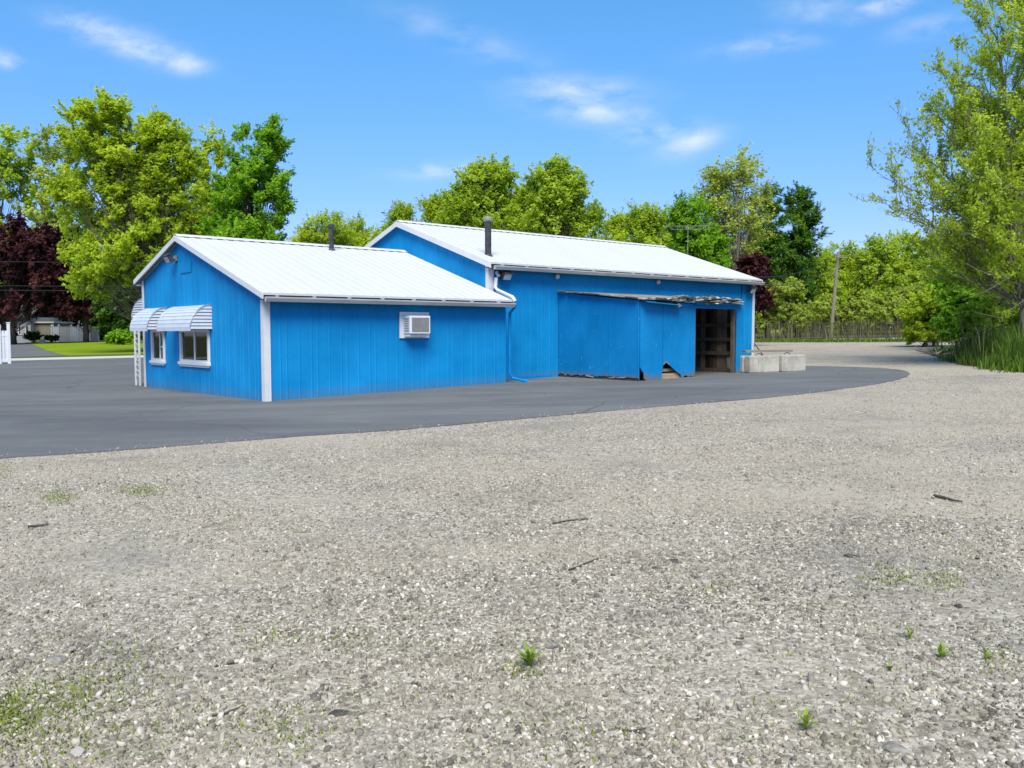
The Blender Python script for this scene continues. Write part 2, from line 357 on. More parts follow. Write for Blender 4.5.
def gravel_mat():
    mt, t, b, o = new_mat('crushed_limestone_gravel')
    v = objco(t)
    wob = N(t, 'ShaderNodeVectorMath', operation='MULTIPLY_ADD'); nn = N(t, 'ShaderNodeTexNoise'); nn.inputs['Scale'].default_value = 12
    t.links.new(v, nn.inputs['Vector']); t.links.new(nn.outputs['Color'], wob.inputs[0]); wob.inputs[1].default_value = (0.05, 0.05, 0); t.links.new(v, wob.inputs[2])
    def voro(scale):
        q = N(t, 'ShaderNodeTexVoronoi', voronoi_dimensions='2D'); q.inputs['Scale'].default_value = scale
        t.links.new(wob.outputs[0], q.inputs['Vector']); return q
    va, vb = voro(24), voro(55)
    sa = N(t, 'ShaderNodeSeparateColor'); t.links.new(va.outputs['Color'], sa.inputs[0])
    sb = N(t, 'ShaderNodeSeparateColor'); t.links.new(vb.outputs['Color'], sb.inputs[0])
    st = [(0.0, (0.10, 0.093, 0.080)), (0.18, (0.215, 0.197, 0.165)), (0.5, (0.335, 0.305, 0.253)), (0.8, (0.46, 0.425, 0.36)), (1.0, (0.66, 0.63, 0.57))]
    ca = ramp(t, sa.outputs[0], st); cb = ramp(t, sb.outputs[0], st)
    ca = mixc(t, ramp(t, va.outputs['Distance'], [(0.35, 0.0), (0.75, 0.75)]), ca, (0.10, 0.092, 0.08))
    big = tex_noise(t, v, 0.9, 5, 0.65)
    c = mixc(t, ramp(t, big, [(0.40, 0.75), (0.62, 0.25)]), ca, cb)
    # sandy fines in worn lanes, grey dusty patches, moss
    lane = tex_noise(t, mapped(t, (0.10, 0.30, 1), (0, 0, R(-12))), 1.4, 5, 0.6, 0.5)
    c = mixc(t, ramp(t, lane, [(0.42, 0.0), (0.62, 0.72)]), c, (0.385, 0.348, 0.288))
    grey = tex_noise(t, v, 0.55, 6, 0.65, 0.3)
    c = mixc(t, ramp(t, grey, [(0.52, 0.0), (0.68, 0.6)]), c, (0.195, 0.187, 0.172))
    fine = tex_noise(t, v, 170, 3, 0.7)
    c = mixc(t, 0.35, c, ramp(t, fine, [(0.30, 0.35), (0.62, 1.0)]), 'MULTIPLY')
    sx = N(t, 'ShaderNodeSeparateXYZ'); t.links.new(v, sx.inputs[0])
    moss_n = tex_noise(t, v, 2.1, 6, 0.72)
    near = ramp(t, mth(t, 'MULTIPLY', sx.outputs[1], 0.1), [(0.35, 1.0), (0.95, 0.0)])
    moss = mth(t, 'MULTIPLY', ramp(t, moss_n, [(0.52, 0.0), (0.72, 0.42)]), near)
    c = mixc(t, moss, c, (0.10, 0.115, 0.045))
    hs = N(t, 'ShaderNodeHueSaturation'); hs.inputs['Value'].default_value = 0.98; hs.inputs['Saturation'].default_value = 1.0; t.links.new(mixc(t, 1.0, c, (1.0, 0.985, 0.965), 'MULTIPLY'), hs.inputs['Color'])
    t.links.new(hs.outputs[0], b.inputs['Base Color']); b.inputs['Roughness'].default_value = 0.95; b.inputs['Specular IOR Level'].default_value = 0.05
    h = mth(t, 'ADD', mth(t, 'MULTIPLY', va.outputs['Distance'], -0.8), mth(t, 'MULTIPLY', vb.outputs['Distance'], -0.35))
    h = mth(t, 'ADD', h, mth(t, 'MULTIPLY', big, 0.8))
    bump(t, b, h, 0.38, 0.018)
    return mt
M['gravel'] = gravel_mat()
def stone_mat(stops):
    mt, t, b, o = new_mat('gravel_stones'); v = objco(t)
    c = ramp(t, N(t, 'ShaderNodeAttribute', attribute_name='tone').outputs['Fac'], stops)
    lane = tex_noise(t, mapped(t, (0.10, 0.30, 1), (0, 0, R(-12))), 1.4, 5, 0.6, 0.5)
    c = mixc(t, ramp(t, lane, [(0.42, 0.0), (0.62, 0.42)]), c, (0.385, 0.348, 0.288))
    grey = tex_noise(t, v, 0.55, 6, 0.65, 0.3)
    c = mixc(t, ramp(t, grey, [(0.52, 0.0), (0.68, 0.5)]), c, (0.195, 0.187, 0.172))
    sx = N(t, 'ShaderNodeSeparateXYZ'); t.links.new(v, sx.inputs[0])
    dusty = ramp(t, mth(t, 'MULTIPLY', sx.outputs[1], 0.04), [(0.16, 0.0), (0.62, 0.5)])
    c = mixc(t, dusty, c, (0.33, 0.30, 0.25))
    mossy = mth(t, 'MULTIPLY', ramp(t, tex_noise(t, v, 2.1, 6, 0.72), [(0.52, 0.0), (0.72, 0.35)]), ramp(t, mth(t, 'MULTIPLY', sx.outputs[1], 0.1), [(0.35, 1.0), (0.95, 0.0)]))
    c = mixc(t, mossy, c, (0.13, 0.14, 0.06))
    c = mixc(t, 0.3, c, ramp(t, tex_noise(t, v, 50, 5), [(0.3, 0.3), (0.7, 1.0)]), 'MULTIPLY')
    t.links.new(c, b.inputs['Base Color']); hs = N(t, 'ShaderNodeHueSaturation'); hs.inputs['Value'].default_value = 0.94; hs.inputs['Saturation'].default_value = 1.0; t.links.new(mixc(t, 1.0, c, (1.0, 0.985, 0.965), 'MULTIPLY'), hs.inputs['Color']); t.links.new(hs.outputs[0], b.inputs['Base Color'])
    b.inputs['Roughness'].default_value = 0.92; b.inputs['Specular IOR Level'].default_value = 0.06
    return mt
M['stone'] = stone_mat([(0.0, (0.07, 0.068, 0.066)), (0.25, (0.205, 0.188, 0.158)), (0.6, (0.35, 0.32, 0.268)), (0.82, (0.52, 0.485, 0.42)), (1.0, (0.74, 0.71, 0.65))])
def grass_mat(name, a, b_, scale=1.2):
    mt, t, b, o = new_mat(name); v = objco(t)
    n1 = tex_noise(t, v, scale, 6, 0.65); n2 = tex_noise(t, v, 35, 4, 0.7)
    c = mixc(t, ramp(t, n1, [(0.35, 0.0), (0.65, 1.0)]), a, b_)
    c = mixc(t, 0.4, c, ramp(t, n2, [(0.3, 0.4), (0.65, 1.0)]), 'MULTIPLY')
    t.links.new(c, b.inputs['Base Color']); b.inputs['Roughness'].default_value = 0.9; b.inputs['Specular IOR Level'].default_value = 0.05; bump(t, b, n2, 0.6, 0.03)
    return mt
M['lawn'] = grass_mat('mown_lawn', (0.15, 0.23, 0.010), (0.20, 0.275, 0.013), 0.25)
M['field'] = grass_mat('rough_ground', (0.07, 0.09, 0.025), (0.12, 0.11, 0.055), 0.2)
M['street'] = simple('pale_concrete_street', (0.44, 0.42, 0.385), 0.9, 0.08, 1.2)
M['grass'] = leafmat('grass_blades', (0.05, 0.10, 0.015), (0.10, 0.17, 0.022), (0.19, 0.25, 0.04), 0.3)
M['reed'] = leafmat('tall_grass_blades', (0.05, 0.105, 0.018), (0.095, 0.175, 0.026), (0.20, 0.26, 0.055), 0.35)
M['moss'] = leafmat('moss_and_seedlings', (0.09, 0.12, 0.025), (0.17, 0.22, 0.035), (0.30, 0.34, 0.07), 0.3)
M['weed'] = leafmat('weed_leaves', (0.10, 0.16, 0.02), (0.20, 0.29, 0.035), (0.32, 0.40, 0.07), 0.35)
M['dry'] = tonemat('dry_stalks', [(0.0, (0.07, 0.075, 0.03)), (0.5, (0.15, 0.14, 0.06)), (1.0, (0.26, 0.23, 0.12))], 0.9, 0.1, 5, 0.2)
M['leaf_yellow'] = leafmat('spring_yellow_green_leaves', (0.28, 0.38, 0.022), (0.45, 0.565, 0.040), (0.58, 0.67, 0.09), 0.58)
M['leaf_mid'] = leafmat('mid_green_leaves', (0.24, 0.36, 0.028), (0.39, 0.52, 0.045), (0.53, 0.64, 0.09), 0.58)
M['leaf_pale'] = leafmat('pale_new_leaves', (0.26, 0.32, 0.04), (0.42, 0.50, 0.075), (0.56, 0.61, 0.14), 0.5)
M['leaf_green'] = leafmat('fresh_green_leaves', (0.11, 0.26, 0.014), (0.215, 0.415, 0.024), (0.33, 0.54, 0.045), 0.52)
M['leaf_willow'] = leafmat('arching_tree_leaves', (0.25, 0.35, 0.022), (0.42, 0.54, 0.038), (0.58, 0.67, 0.085), 0.56)
M['leaf_dark'] = leafmat('dark_green_leaves', (0.018, 0.05, 0.008), (0.045, 0.105, 0.012), (0.11, 0.20, 0.025), 0.30)
M['needle'] = leafmat('dark_needles', (0.03, 0.095, 0.013), (0.085, 0.19, 0.022), (0.18, 0.32, 0.036), 0.4)
M['leaf_purple'] = leafmat('purple_leaves', (0.024, 0.009, 0.012), (0.062, 0.021, 0.024), (0.14, 0.048, 0.044), 0.25)
M['leaf_brush'] = leafmat('brush_leaves', (0.24, 0.31, 0.05), (0.355, 0.44, 0.07), (0.47, 0.55, 0.12), 0.55)

# ------------------------------------------------------------------ setting: ground, gravel, asphalt, street, lawn
rings = [0.0] + [0.6*1.06**i for i in range(126)]
SEG = 128; V = [(0, 0, 0)]; F = []
for r in rings[1:]:
    for k in range(SEG):
        a = 2*math.pi*k/SEG; x, y = r*math.cos(a), r*math.sin(a); V.append((x, y, ground_z(x, y)))
for k in range(SEG): F.append((0, 1+k, 1+(k+1) % SEG))
for i in range(len(rings)-2):
    for k in range(SEG):
        a = 1+i*SEG+k; b = 1+i*SEG+(k+1) % SEG; F.append((a, a+SEG, b+SEG, b))
g = MB(); g.v = V; g.f = F; g.t = [0.5]*len(F)
tag(g.build('ground', M['field']), kind='structure')

def sheet(name, poly, mat, dz, skirt=0.0, jitter=0.0, step=0.5, sub=None):
    pts = []
    n = len(poly)
    for i in range(n):
        a = Vector(poly[i]); b = Vector(poly[(i+1) % n]); L = (b-a).length
        st = step if L < 60 else step*6
        k = max(1, int(L/st))
        for j in range(k):
            q = a.lerp(b, j/k); j_ = jitter if L < 60 else 0
            pts.append((q.x+random.uniform(-j_, j_), q.y+random.uniform(-j_, j_)))
    import bmesh
    from mathutils.geometry import delaunay_2d_cdt
    inner = []
    if sub:
        xs = [p[0] for p in pts]; ys = [p[1] for p in pts]
        def inside(x, y):
            c = False
            for i in range(len(pts)):
                x1, y1 = pts[i]; x2, y2 = pts[i-1]
                if (y1 > y) != (y2 > y) and x < (x2-x1)*(y-y1)/(y2-y1)+x1: c = not c
            return c
        x = min(xs)+sub/2
        while x < max(xs):
            y = min(ys)+sub/2
            while y < max(ys):
                if inside(x, y): inner.append((x, y))
                y += sub
            x += sub
    res = delaunay_2d_cdt([Vector(p) for p in pts+inner], [], [list(range(len(pts)))], 1, 1e-4)
    mb = MB()
    vs = [(p.x, p.y, ground_z(p.x, p.y)+dz) for p in res[0]]
    mb.add(vs, res[2])
    if skirt:
        m_ = len(pts)
        vs = [(p[0], p[1], ground_z(*p)+dz) for p in pts]+[(p[0], p[1], ground_z(*p)+dz-skirt) for p in pts]
        mb.add(vs, [(i, (i+1) % m_, m_+(i+1) % m_, m_+i) for i in range(m_)])
    return mb.build(name, mat)
gravel_poly = [(-40, -25), (40, -25), (30, 5), (17.5, 18), (14.3, 24.6), (14.6, 28.0), (15.4, 31.3), (17.3, 36.5), (20.0, 41.0), (24.2, 47.5), (25.6, 52.3), (22.8, 58.6), (18.0, 63.2), (8, 66), (-2, 60), (-40, 30)]
tag(sheet('gravel_lot', gravel_poly, M['gravel'], 0.005, 0, 0.12, 0.5), kind='structure')
asphalt_poly = [(-60, 3.5), (-25, 8.4), (-12, 10.7), (-6.9, 11.84), (-5.74, 12.23), (-4.57, 12.87), (-3.27, 13.58), (-1.8, 14.15), (0, 15.3), (1.25, 16.1), (2.66, 16.99), (3.75, 17.6), (5.18, 18.42), (6.26, 19.2), (7.23, 20.05), (8.29, 21.0),
    (9.09, 21.8), (9.97, 22.85), (10.77, 24.07), (11.4, 25.3), (11.75, 26.3), (11.9, 27.2), (11.75, 28.1), (11.3, 28.9), (10.7, 29.6), (9.93, 30.2), (9.2, 31.2), (9.0, 34.5), (3, 42), (-8, 45), (-14, 55.25), (-23.3, 53.8), (-29.9, 52.7), (-70, 46)]
tag(sheet('asphalt_lot', asphalt_poly, M['asphalt'], 0.022, 0.05, 0.035, 0.28), kind='structure')
tag(sheet('street', [(-120, 37.5), (-70, 46.1), (-29.9, 52.8), (-14, 55.4), (30, 62.5), (30, 68.0), (-24, 58.9), (-34, 57.2), (-120, 43)], M['street'], 0.009, 0, 0, 3, 4.0), kind='structure')
d0 = [gp(-40, 60.5), gp(14, 60.0), gp(66, 62.0), gp(56, 68), gp(42, 82), gp(30, 104), gp(22, 118), gp(6, 118), gp(-10, 100), gp(-40, 80)]
tag(sheet('driveway', [(p.x, p.y) for p in d0], M['asphalt'], 0.012, 0, 0, 2, 3.0), kind='structure')
l0 = [gp(66.5, 62.0), gp(56.6, 68), gp(43, 82), gp(31, 104), gp(26, 110), gp(110, 110), gp(200, 100), gp(200, 64)]
tag(sheet('lawn', [(p.x, p.y) for p in l0], M['lawn'], 0.016, 0.03, 0.05, 1.0, 3.0), kind='structure')
l1 = [gp(24, 110.4), gp(26, 113.5), gp(100, 114), gp(102, 110.3)]
tag(sheet('mulch_bed', [(p.x, p.y) for p in l1], M['mulch'], 0.06, 0.1, 0.15, 0.8), kind='structure')

# ------------------------------------------------------------------ buildings
RZ = math.atan2(0.65221214, 0.75803649); A0 = Vector((-5.582, 19.978, 0))
UV, VV = Vector((0.75803649, 0.65221214, 0)), Vector((-0.65221214, 0.75803649, 0))
def bw(u, v, z): return A0 + UV*u + VV*v + Vector((0, 0, z))
def bz(u, v): p = bw(u, v, 0); return ground_z(p.x, p.y)
def ribbed_wall(mb, along, fixed, s0, s1, zb, ztop, sign, openings=(), pitch=0.37):
    # along 'u' (fixed v) or 'v' (fixed u); sign = outward direction along the other axis
    br = set([s0, s1]); prof = []
    s = s0+0.03; k = 0; rs = random.Random(int(fixed*100+s0*7))
    while s < s1-0.06:
        prof.append((s, 0)); prof.append((s+0.012, 1)); prof.append((s+0.036, 1)); prof.append((s+0.048, 0))
        s += pitch*(0.42 if k % 3 == 1 else 0.86)*rs.uniform(0.97, 1.03); k += 1
    for (a, b, _, _) in openings: br.update((a, b))
    for b in br: prof.append((b, 0))
    prof.sort()
    def off(s):
        for (p, q), (p2, q2) in zip(prof, prof[1:]):
            if p <= s <= p2: return q + (q2-q)*(s-p)/max(1e-9, p2-p)
        return 0
    def P(s, o, z):
        f = fixed + sign*o*0.010
        return (s, f, z) if along == 'u' else (f, s, z)
    for (a, oa), (b, ob) in zip(prof, prof[1:]):
        if b-a < 1e-6: continue
        segs = [(zb, None)]
        mid = (a+b)/2; spans = [(zb, 'top')]
        for (o0, o1, oz0, oz1) in openings:
            if o0 <= mid <= o1: spans = [(zb, oz0), (oz1, 'top')]
        for z0, z1 in spans:
            za = ztop(a) if z1 == 'top' else z1; zc = ztop(b) if z1 == 'top' else z1
            mb.add([P(a, oa, z0), P(b, ob, z0), P(b, ob, zc), P(a, oa, za)], [(0, 1, 2, 3)])
def ribbed_roof(mb, u0, u1, va, za, vb, zb, th=0.05, pitch=0.305):
    # sheet from eave (va,za) to ridge (vb,zb); standing ribs run up the slope
    us = [(u0, 0)]
    u = u0+0.10
    while u < u1-0.08:
        us += [(u, 0), (u+0.02, 1), (u+0.045, 1), (u+0.065, 0)]; u += pitch
    us.append((u1, 0))
    n = len(us); vs = []
    for (v, z) in ((va, za), (vb, zb)):
        for (q, o) in us: vs.append((q, v, z+o*0.010))
    for (v, z) in ((va, za), (vb, zb)):
        for (q, o) in us: vs.append((q, v, z-th))
    fs = []
    for i in range(n-1):
        fs += [(i, i+1, n+i+1, n+i), (2*n+i, 2*n+i+1, 3*n+i+1, 3*n+i), (i, i+1, 2*n+i+1, 2*n+i), (n+i, n+i+1, 3*n+i+1, 3*n+i)]
    fs += [(0, n, 3*n, 2*n), (n-1, 2*n-1, 4*n-1, 3*n-1)]
    mb.add(vs, fs)
def rake(mb, u, pts, w=0.105, th=0.03, drop=0.035):      # trim board below the roof edge, along the gable
    for (v0, z0), (v1, z1) in zip(pts, pts[1:]):
        mb.add([(u+du, v, z+dz) for du in (-th, 0) for (v, z) in ((v0, z0), (v1, z1)) for dz in (-drop+0.03, -drop-w)],
               [(0, 1, 3, 2), (4, 6, 7, 5), (0, 2, 6, 4), (1, 5, 7, 3), (0, 4, 5, 1), (2, 3, 7, 6)])
def gutter(parent, u0, u1, v, z, dirn=-1):
    gm = MB()
    prof = [(0, 0), (0, -0.11), (dirn*0.075, -0.11), (dirn*0.115, -0.03), (dirn*0.115, 0.0), (dirn*0.10, 0.0), (dirn*0.10, -0.025), (dirn*0.065, -0.098), (dirn*0.012, -0.098), (dirn*0.012, 0)]
    gm.prism([(v+a, z+b) for a, b in prof], 'x', u0, u1)
    for ue in (u0, u1-0.004): gm.prism([(v+a, z+b) for a, b in prof[:5]], 'x', ue-0.002, ue+0.006)
    o = gm.build('gutter', M['gutter'], parent)
    u = u0+0.25
    while u < u1-0.1:
        hb = MB(); hb.bb((u, v+dirn*0.001, z-0.004), (u+0.035, v+dirn*0.118, z+0.042)); hb.build('gutter_bracket', M['gutter'], o); u += 0.92
    return o

W, L, VR, HE, HR, HL = 8.03, 7.14, 4.95, 2.60, 4.29, 3.27
s1 = (HR-HE)/(VR+0.3); s2 = (HR-HL)/(W+0.3-VR)
def zr_small(v): return (HE+(v+0.3)*s1 if v <= VR else HR-(v-VR)*s2)
small = thing('metal_building', 'small low blue metal wing with gable end, two awning windows and white roof', 'building', A0, RZ)
WA = (3.16, 5.12, 0.92, 1.80); WB = (6.35, 7.36, 0.90, 1.80)
wm = MB()
ribbed_wall(wm, 'v', 0.0, 0.0, W, -0.05, lambda v: zr_small(v)-0.055, -1, [WA, WB])
wm.build('wall', M['siding'], small)
wm = MB(); ribbed_wall(wm, 'u', 0.0, 0.0, L, 0.0, lambda u: zr_small(0)-0.055, -1); wm.build('wall', M['siding'], small)
wm = MB(); ribbed_wall(wm, 'u', W, 0.0, L-0.02, 0.0, lambda u: zr_small(W)-0.055, 1); wm.build('wall', M['siding'], small)
wm = MB(); ribbed_wall(wm, 'v', L-0.005, 0.0, 0.74, 0.0, lambda v: zr_small(v)-0.055, 1); wm.build('wall', M['siding'], small)
rm = MB(); ribbed_roof(rm, -0.15, L-0.02, -0.3, HE, VR, HR); ribbed_roof(rm, -0.15, L-0.02, W+0.3, HL, VR, HR)
roof1 = rm.build('roof', M['roof'], small)
def ridge_cap(parent, u0, u1, v, z, sa, sb):
    rc = MB(); a = 0.16
    rc.prism([(v-a, z-a*sa+0.026), (v, z+0.05), (v+a, z-a*sb+0.026), (v+a, z-a*sb+0.014), (v, z+0.036), (v-a, z-a*sa+0.014)], 'x', u0, u1)
    rc.build('ridge_cap', M['roof'], parent)
    u = u0+0.12
    while u < u1-0.15:
        d = MB(); d.bb((u, v-a-0.012, z-a*sa-0.002), (u+0.20, v-a+0.006, z-a*sa+0.024)); d.build('closure_strip', M['dark'], parent); u += 0.305
ridge_cap(roof1, -0.16, L-0.02, VR, HR, s1, s2)
rk = MB(); rake(rk, -0.15, [(-0.3, HE), (VR, HR), (W+0.3, HL)]); rk.build('rake_trim', M['white'], small)
rk = MB(); rake(rk, -0.02, [(0.0, zr_small(0)-0.05), (VR, HR-0.05), (W, zr_small(W)-0.05)], 0.07, 0.03); rk.build('gable_trim', M['grey_metal'], small)
ct = MB(); ct.bb((-0.035, -0.035, 0.06), (0.125, -0.012, HE+0.03)); ct.bb((-0.035, -0.012, 0.06), (-0.014, 0.12, HE+0.05)); ct.build('corner_trim', M['white'], small)
ct = MB(); ct.bb((-0.035, W-0.11, 0.06), (-0.014, W+0.03, HL+0.02)); ct.bb((-0.014, W+0.012, 0.06), (0.12, W+0.03, HL+0.02)); ct.build('corner_trim', M['white'], small)
# eave fascia, soffit, gutter
fs_ = MB(); fs_.bb((-0.12, -0.285, HE-0.15), (L-0.03, -0.262, HE-0.052)); fs_.bb((-0.12, -0.262, HE-0.15), (L-0.03, -0.018, HE-0.13)); fs_.build('fascia', M['dark'], small)  # near-black colour paints in the shadow under the roof edge
gutter(small, -0.12, L+0.02, -0.292, HE-0.09)
fs_ = MB(); fs_.bb((-0.12, W+0.26, HL-0.17), (L-0.03, W+0.285, HL-0.06)); fs_.bb((-0.12, W+0.018, HL-0.17), (L-0.03, W+0.26, HL-0.15)); fs_.build('fascia', M['white'], small)
# foundation line
fo = MB(); fo.bb((0.01, 0.012, -0.3), (L, 0.06, 0.22)); fo.build('foundation', M['concrete'], small)
# interior shell so that the windows look into a dim room
rmx = MB()
rmx.add([(2.8, 2.2, 0.0), (2.8, 7.8, 0.0), (2.8, 7.8, 2.6), (2.8, 2.2, 2.6), (0.05, 2.2, 0.0), (0.05, 7.8, 0.0), (0.05, 7.8, 2.6), (0.05, 2.2, 2.6)], [(0, 1, 2, 3), (0, 3, 7, 4), (1, 5, 6, 2), (3, 2, 6, 7), (0, 4, 5, 1)])
rmx.build('interior', M['room'], small)
def window(op, sill_ext, mull):
    v0, v1, z0, z1 = op
    fm = MB(); f = 0.07
    fm.bb((-0.045, v0-0.02, z0+0.0), (0.04, v0+f, z1)); fm.bb((-0.045, v1-f, z0), (0.04, v1+0.02, z1))
    fm.bb((-0.043, v0+f, z1-f), (0.04, v1-f, z1)); fm.bb((-0.043, v0+f, z0), (0.04, v1-f, z0+0.085))
    mv = v0+(v1-v0)*mull
    fm.bb((-0.02, mv-0.035, z0+0.085), (0.025, mv+0.035, z1-f))
    fr = fm.build('window', M['vinyl'], small, bevel=0.006)
    sm = MB(); sm.bb((-0.085, v0-0.06, z0-0.05), (0.0, v1+0.06, z0+0.03)); sm.bb((-0.055, v0-0.02, z0-0.10), (0.0, v1+0.02, z0-0.052)); sm.build('sill', M['vinyl'], fr, bevel=0.006)
    pm = MB(); pm.bb((0.000, v0+f-0.005, z0+0.08), (0.006, mv-0.03, z1-f+0.005)); pm.build('pane', M['glass'], fr); pm = MB(); pm.bb((0.012, mv+0.03, z0+0.08), (0.018, v1-f+0.005, z1-f+0.005)); pm.build('pane', M['glass'], fr)
    return fr, mv
def curtain(fr, va, vb, z0, z1, mat, dens=9):
    c = MB(); n = 60; pts = []
    for i in range(n+1):
        v = va+(vb-va)*i/n; pts.append((0.10+0.022*math.sin(i/n*dens*2*math.pi+0.6*math.sin(i*0.5)), v))
    for (a, b) in zip(pts, pts[1:]):
        c.add([(a[0], a[1], z0), (b[0], b[1], z0), (b[0], b[1], z1), (a[0], a[1], z1)], [(0, 1, 2, 3)])
    c.build('curtain', mat, fr)
fr, mv = window(WA, 0.06, 0.5); curtain(fr, mv, WA[1], 0.9, 1.85, M['curtain_tan'], 4); curtain(fr, WA[0], mv-0.1, 0.9, 1.85, M['curtain_green'], 7)
fr, mv = window(WB, 0.06, 0.36); curtain(fr, mv, WB[1], 0.9, 1.85, M['curtain_green'], 5)
rl = MB(); rl.bb((-0.02, WB[0]+0.1, 1.30), (0.02, WB[0]+0.1+0.26, 1.345)); rl.build('rail', M['vinyl'], fr)
# awnings: quarter-round slatted hoods with slatted ends
def awning(v0, v1, zt, zb, proj, parent, face='u', f0=0.0):
    def P(o, s, z): return (f0-o, s, z) if face == 'u' else (s, f0+o, z)
    aw = MB(); n = 9
    def arc(t):                                       # t 0 at the wall, 1 at the front edge
        a = t*math.pi/2*0.92
        return proj*math.sin(a)/math.sin(math.pi/2*0.92), zb+(zt-zb)*(math.cos(a)-math.cos(math.pi/2*0.92))/(1-math.cos(math.pi/2*0.92))
    for i in range(n):
        o0, z0 = arc(i/n); o1, z1 = arc((i+1)/n-0.022)
        t = 0.014
        lip = 0.018
        aw.add([P(o0, v0, z0), P(o0, v1, z0), P(o1, v1, z1), P(o1, v0, z1), P(o0-0.004, v0, z0-t), P(o0-0.004, v1, z0-t), P(o1-0.004, v1, z1-t-lip), P(o1-0.004, v0, z1-t-lip)],
               [(0, 1, 2, 3), (4, 7, 6, 5), (0, 4, 5, 1), (2, 6, 7, 3), (0, 3, 7, 4), (1, 5, 6, 2)])
    # valance along the front edge
    o1, z1 = arc(1.0)
    aw.add([P(o1, v0, z1), P(o1, v1, z1), P(o1, v1, z1-0.07), P(o1, v0, z1-0.07), P(o1-0.012, v0, z1), P(o1-0.012, v1, z1), P(o1-0.012, v1, z1-0.07), P(o1-0.012, v0, z1-0.07)],
           [(0, 1, 2, 3), (4, 7, 6, 5), (0, 4, 5, 1), (2, 6, 7, 3), (0, 3, 7, 4), (1, 5, 6, 2)])
    o = aw.build('awning', M['awning'], parent)
    for ve, sg in ((v0, 1), (v1, -1)):
        em = MB(); k = 7
        for i in range(k):
            za = zb-0.02+(zt-zb)*i/k; zc = zb-0.02+(zt-zb)*(i+1)/k-0.02
            def reach(z):
                c = (z-zb)/(zt-zb)*(1-math.cos(math.pi/2*0.92))+math.cos(math.pi/2*0.92)
                return proj*math.sin(math.acos(min(1, max(0, c))))/math.sin(math.pi/2*0.92)
            ra, rc = reach(za), reach(zc)
            em.add([P(0, ve, za), P(ra, ve, za), P(rc, ve+sg*0.012, zc), P(0, ve+sg*0.012, zc), P(0, ve+sg*0.018, za), P(ra, ve+sg*0.018, za), P(rc, ve+sg*0.03, zc), P(0, ve+sg*0.03, zc)],
                   [(0, 1, 2, 3), (4, 7, 6, 5), (0, 4, 5, 1), (2, 6, 7, 3), (0, 3, 7, 4), (1, 5, 6, 2)])
        em.build('awning_end', M['awning'], o)
    for ve in (v0+0.005, v1-0.005):
        tr = MB(); tr.tube([P(arc(i/12)[0]+0.003, ve, arc(i/12)[1]+0.004) for i in range(13)], 0.013, 5)
        tr.build('edge_trim', M['grey_metal'], o)
    return o
awning(2.98, 5.35, 2.42, 1.83, 0.56, small)
awning(6.12, 7.55, 2.42, 1.83, 0.56, small)
door_aw = awning(-0.02, 1.8, 2.72, 2.22, 1.05, small, 'v', W+0.02)
for (uu, vv) in ((0.04, W+0.98), (0.04, W+0.62), (1.75, W+0.98)):
    pm = MB(); zg = bz(uu, vv)
    pm.bb((uu-0.025, vv-0.025, zg), (uu+0.025, vv+0.025, 2.26))
    pm.build('awning_post', M['white'], door_aw)
sc_ = MB(); zz = 0.35
while zz < 2.1:                                       # ornamental brace between the twin posts
    pts = [(0.04, W+0.62+0.36*(0.5-0.5*math.cos(t*math.pi/6)), zz+0.30*t/12) for t in range(13)]
    pts2 = [(0.04, W+0.98-0.36*(0.5-0.5*math.cos(t*math.pi/6)), zz+0.30*t/12) for t in range(13)]
    sc_.tube(pts, 0.008, 4); sc_.tube(pts2, 0.008, 4); zz += 0.32
sc_.build('post_scrollwork', M['white'], door_aw)
dm = MB(); dm.bb((0.6, W+0.02, 0.1), (1.55, W+0.07, 2.1)); dr = dm.build('door', M['white'], small)
hm = MB(); hm.tube([(1.45, W+0.07, 1.05), (1.45, W+0.13, 1.05)], 0.03, 8); hm.build('handle', M['grey_metal'], dr)
st = MB(); st.bb((0.4, W+0.05, 0.0), (1.8, W+0.9, bz(1, W)+0.15)); st.build('step', M['concrete'], small)
# floodlights on wall brackets
def floodlight(parent, base, d_out, d_side, tilt=-0.5):
    b = Vector(base); o_ = Vector(d_out); s_ = Vector(d_side); up = Vector((0, 0, 1))
    fl = MB(); rot0 = Matrix((s_, o_, up)).transposed()
    fl.box(b+o_*0.02, (0.14, 0.05, 0.14), rot0); fl.tube([b+o_*0.03, b+o_*0.12+up*-0.02], 0.025, 8)
    ob = fl.build('floodlight', M['grey_metal'], parent)
    rot = rot0 @ Matrix.Rotation(tilt, 3, 'X')
    hd_ = MB(); c = b+o_*0.2+up*-0.02
    hd_.box(c, (0.30, 0.13, 0.22), rot); hd_.box(c+rot @ Vector((0, 0.01, 0.115)), (0.34, 0.19, 0.016), rot)
    hd_.build('lamp_housing', M['black_metal'], ob, bevel=0.008)
    ln = MB(); ln.box(c+rot @ Vector((0, 0.069, -0.005)), (0.26, 0.008, 0.17), rot); ln.build('lens', M['lamp_glass'], ob)
floodlight(small, (-0.016, 5.28, 3.72), (-1, 0, 0), (0, 1, 0))
pl = MB(); pl.bb((-0.022, 4.25, 3.30), (-0.016, 5.00, 3.58)); pl.build('wall_patch', M['siding'], small)
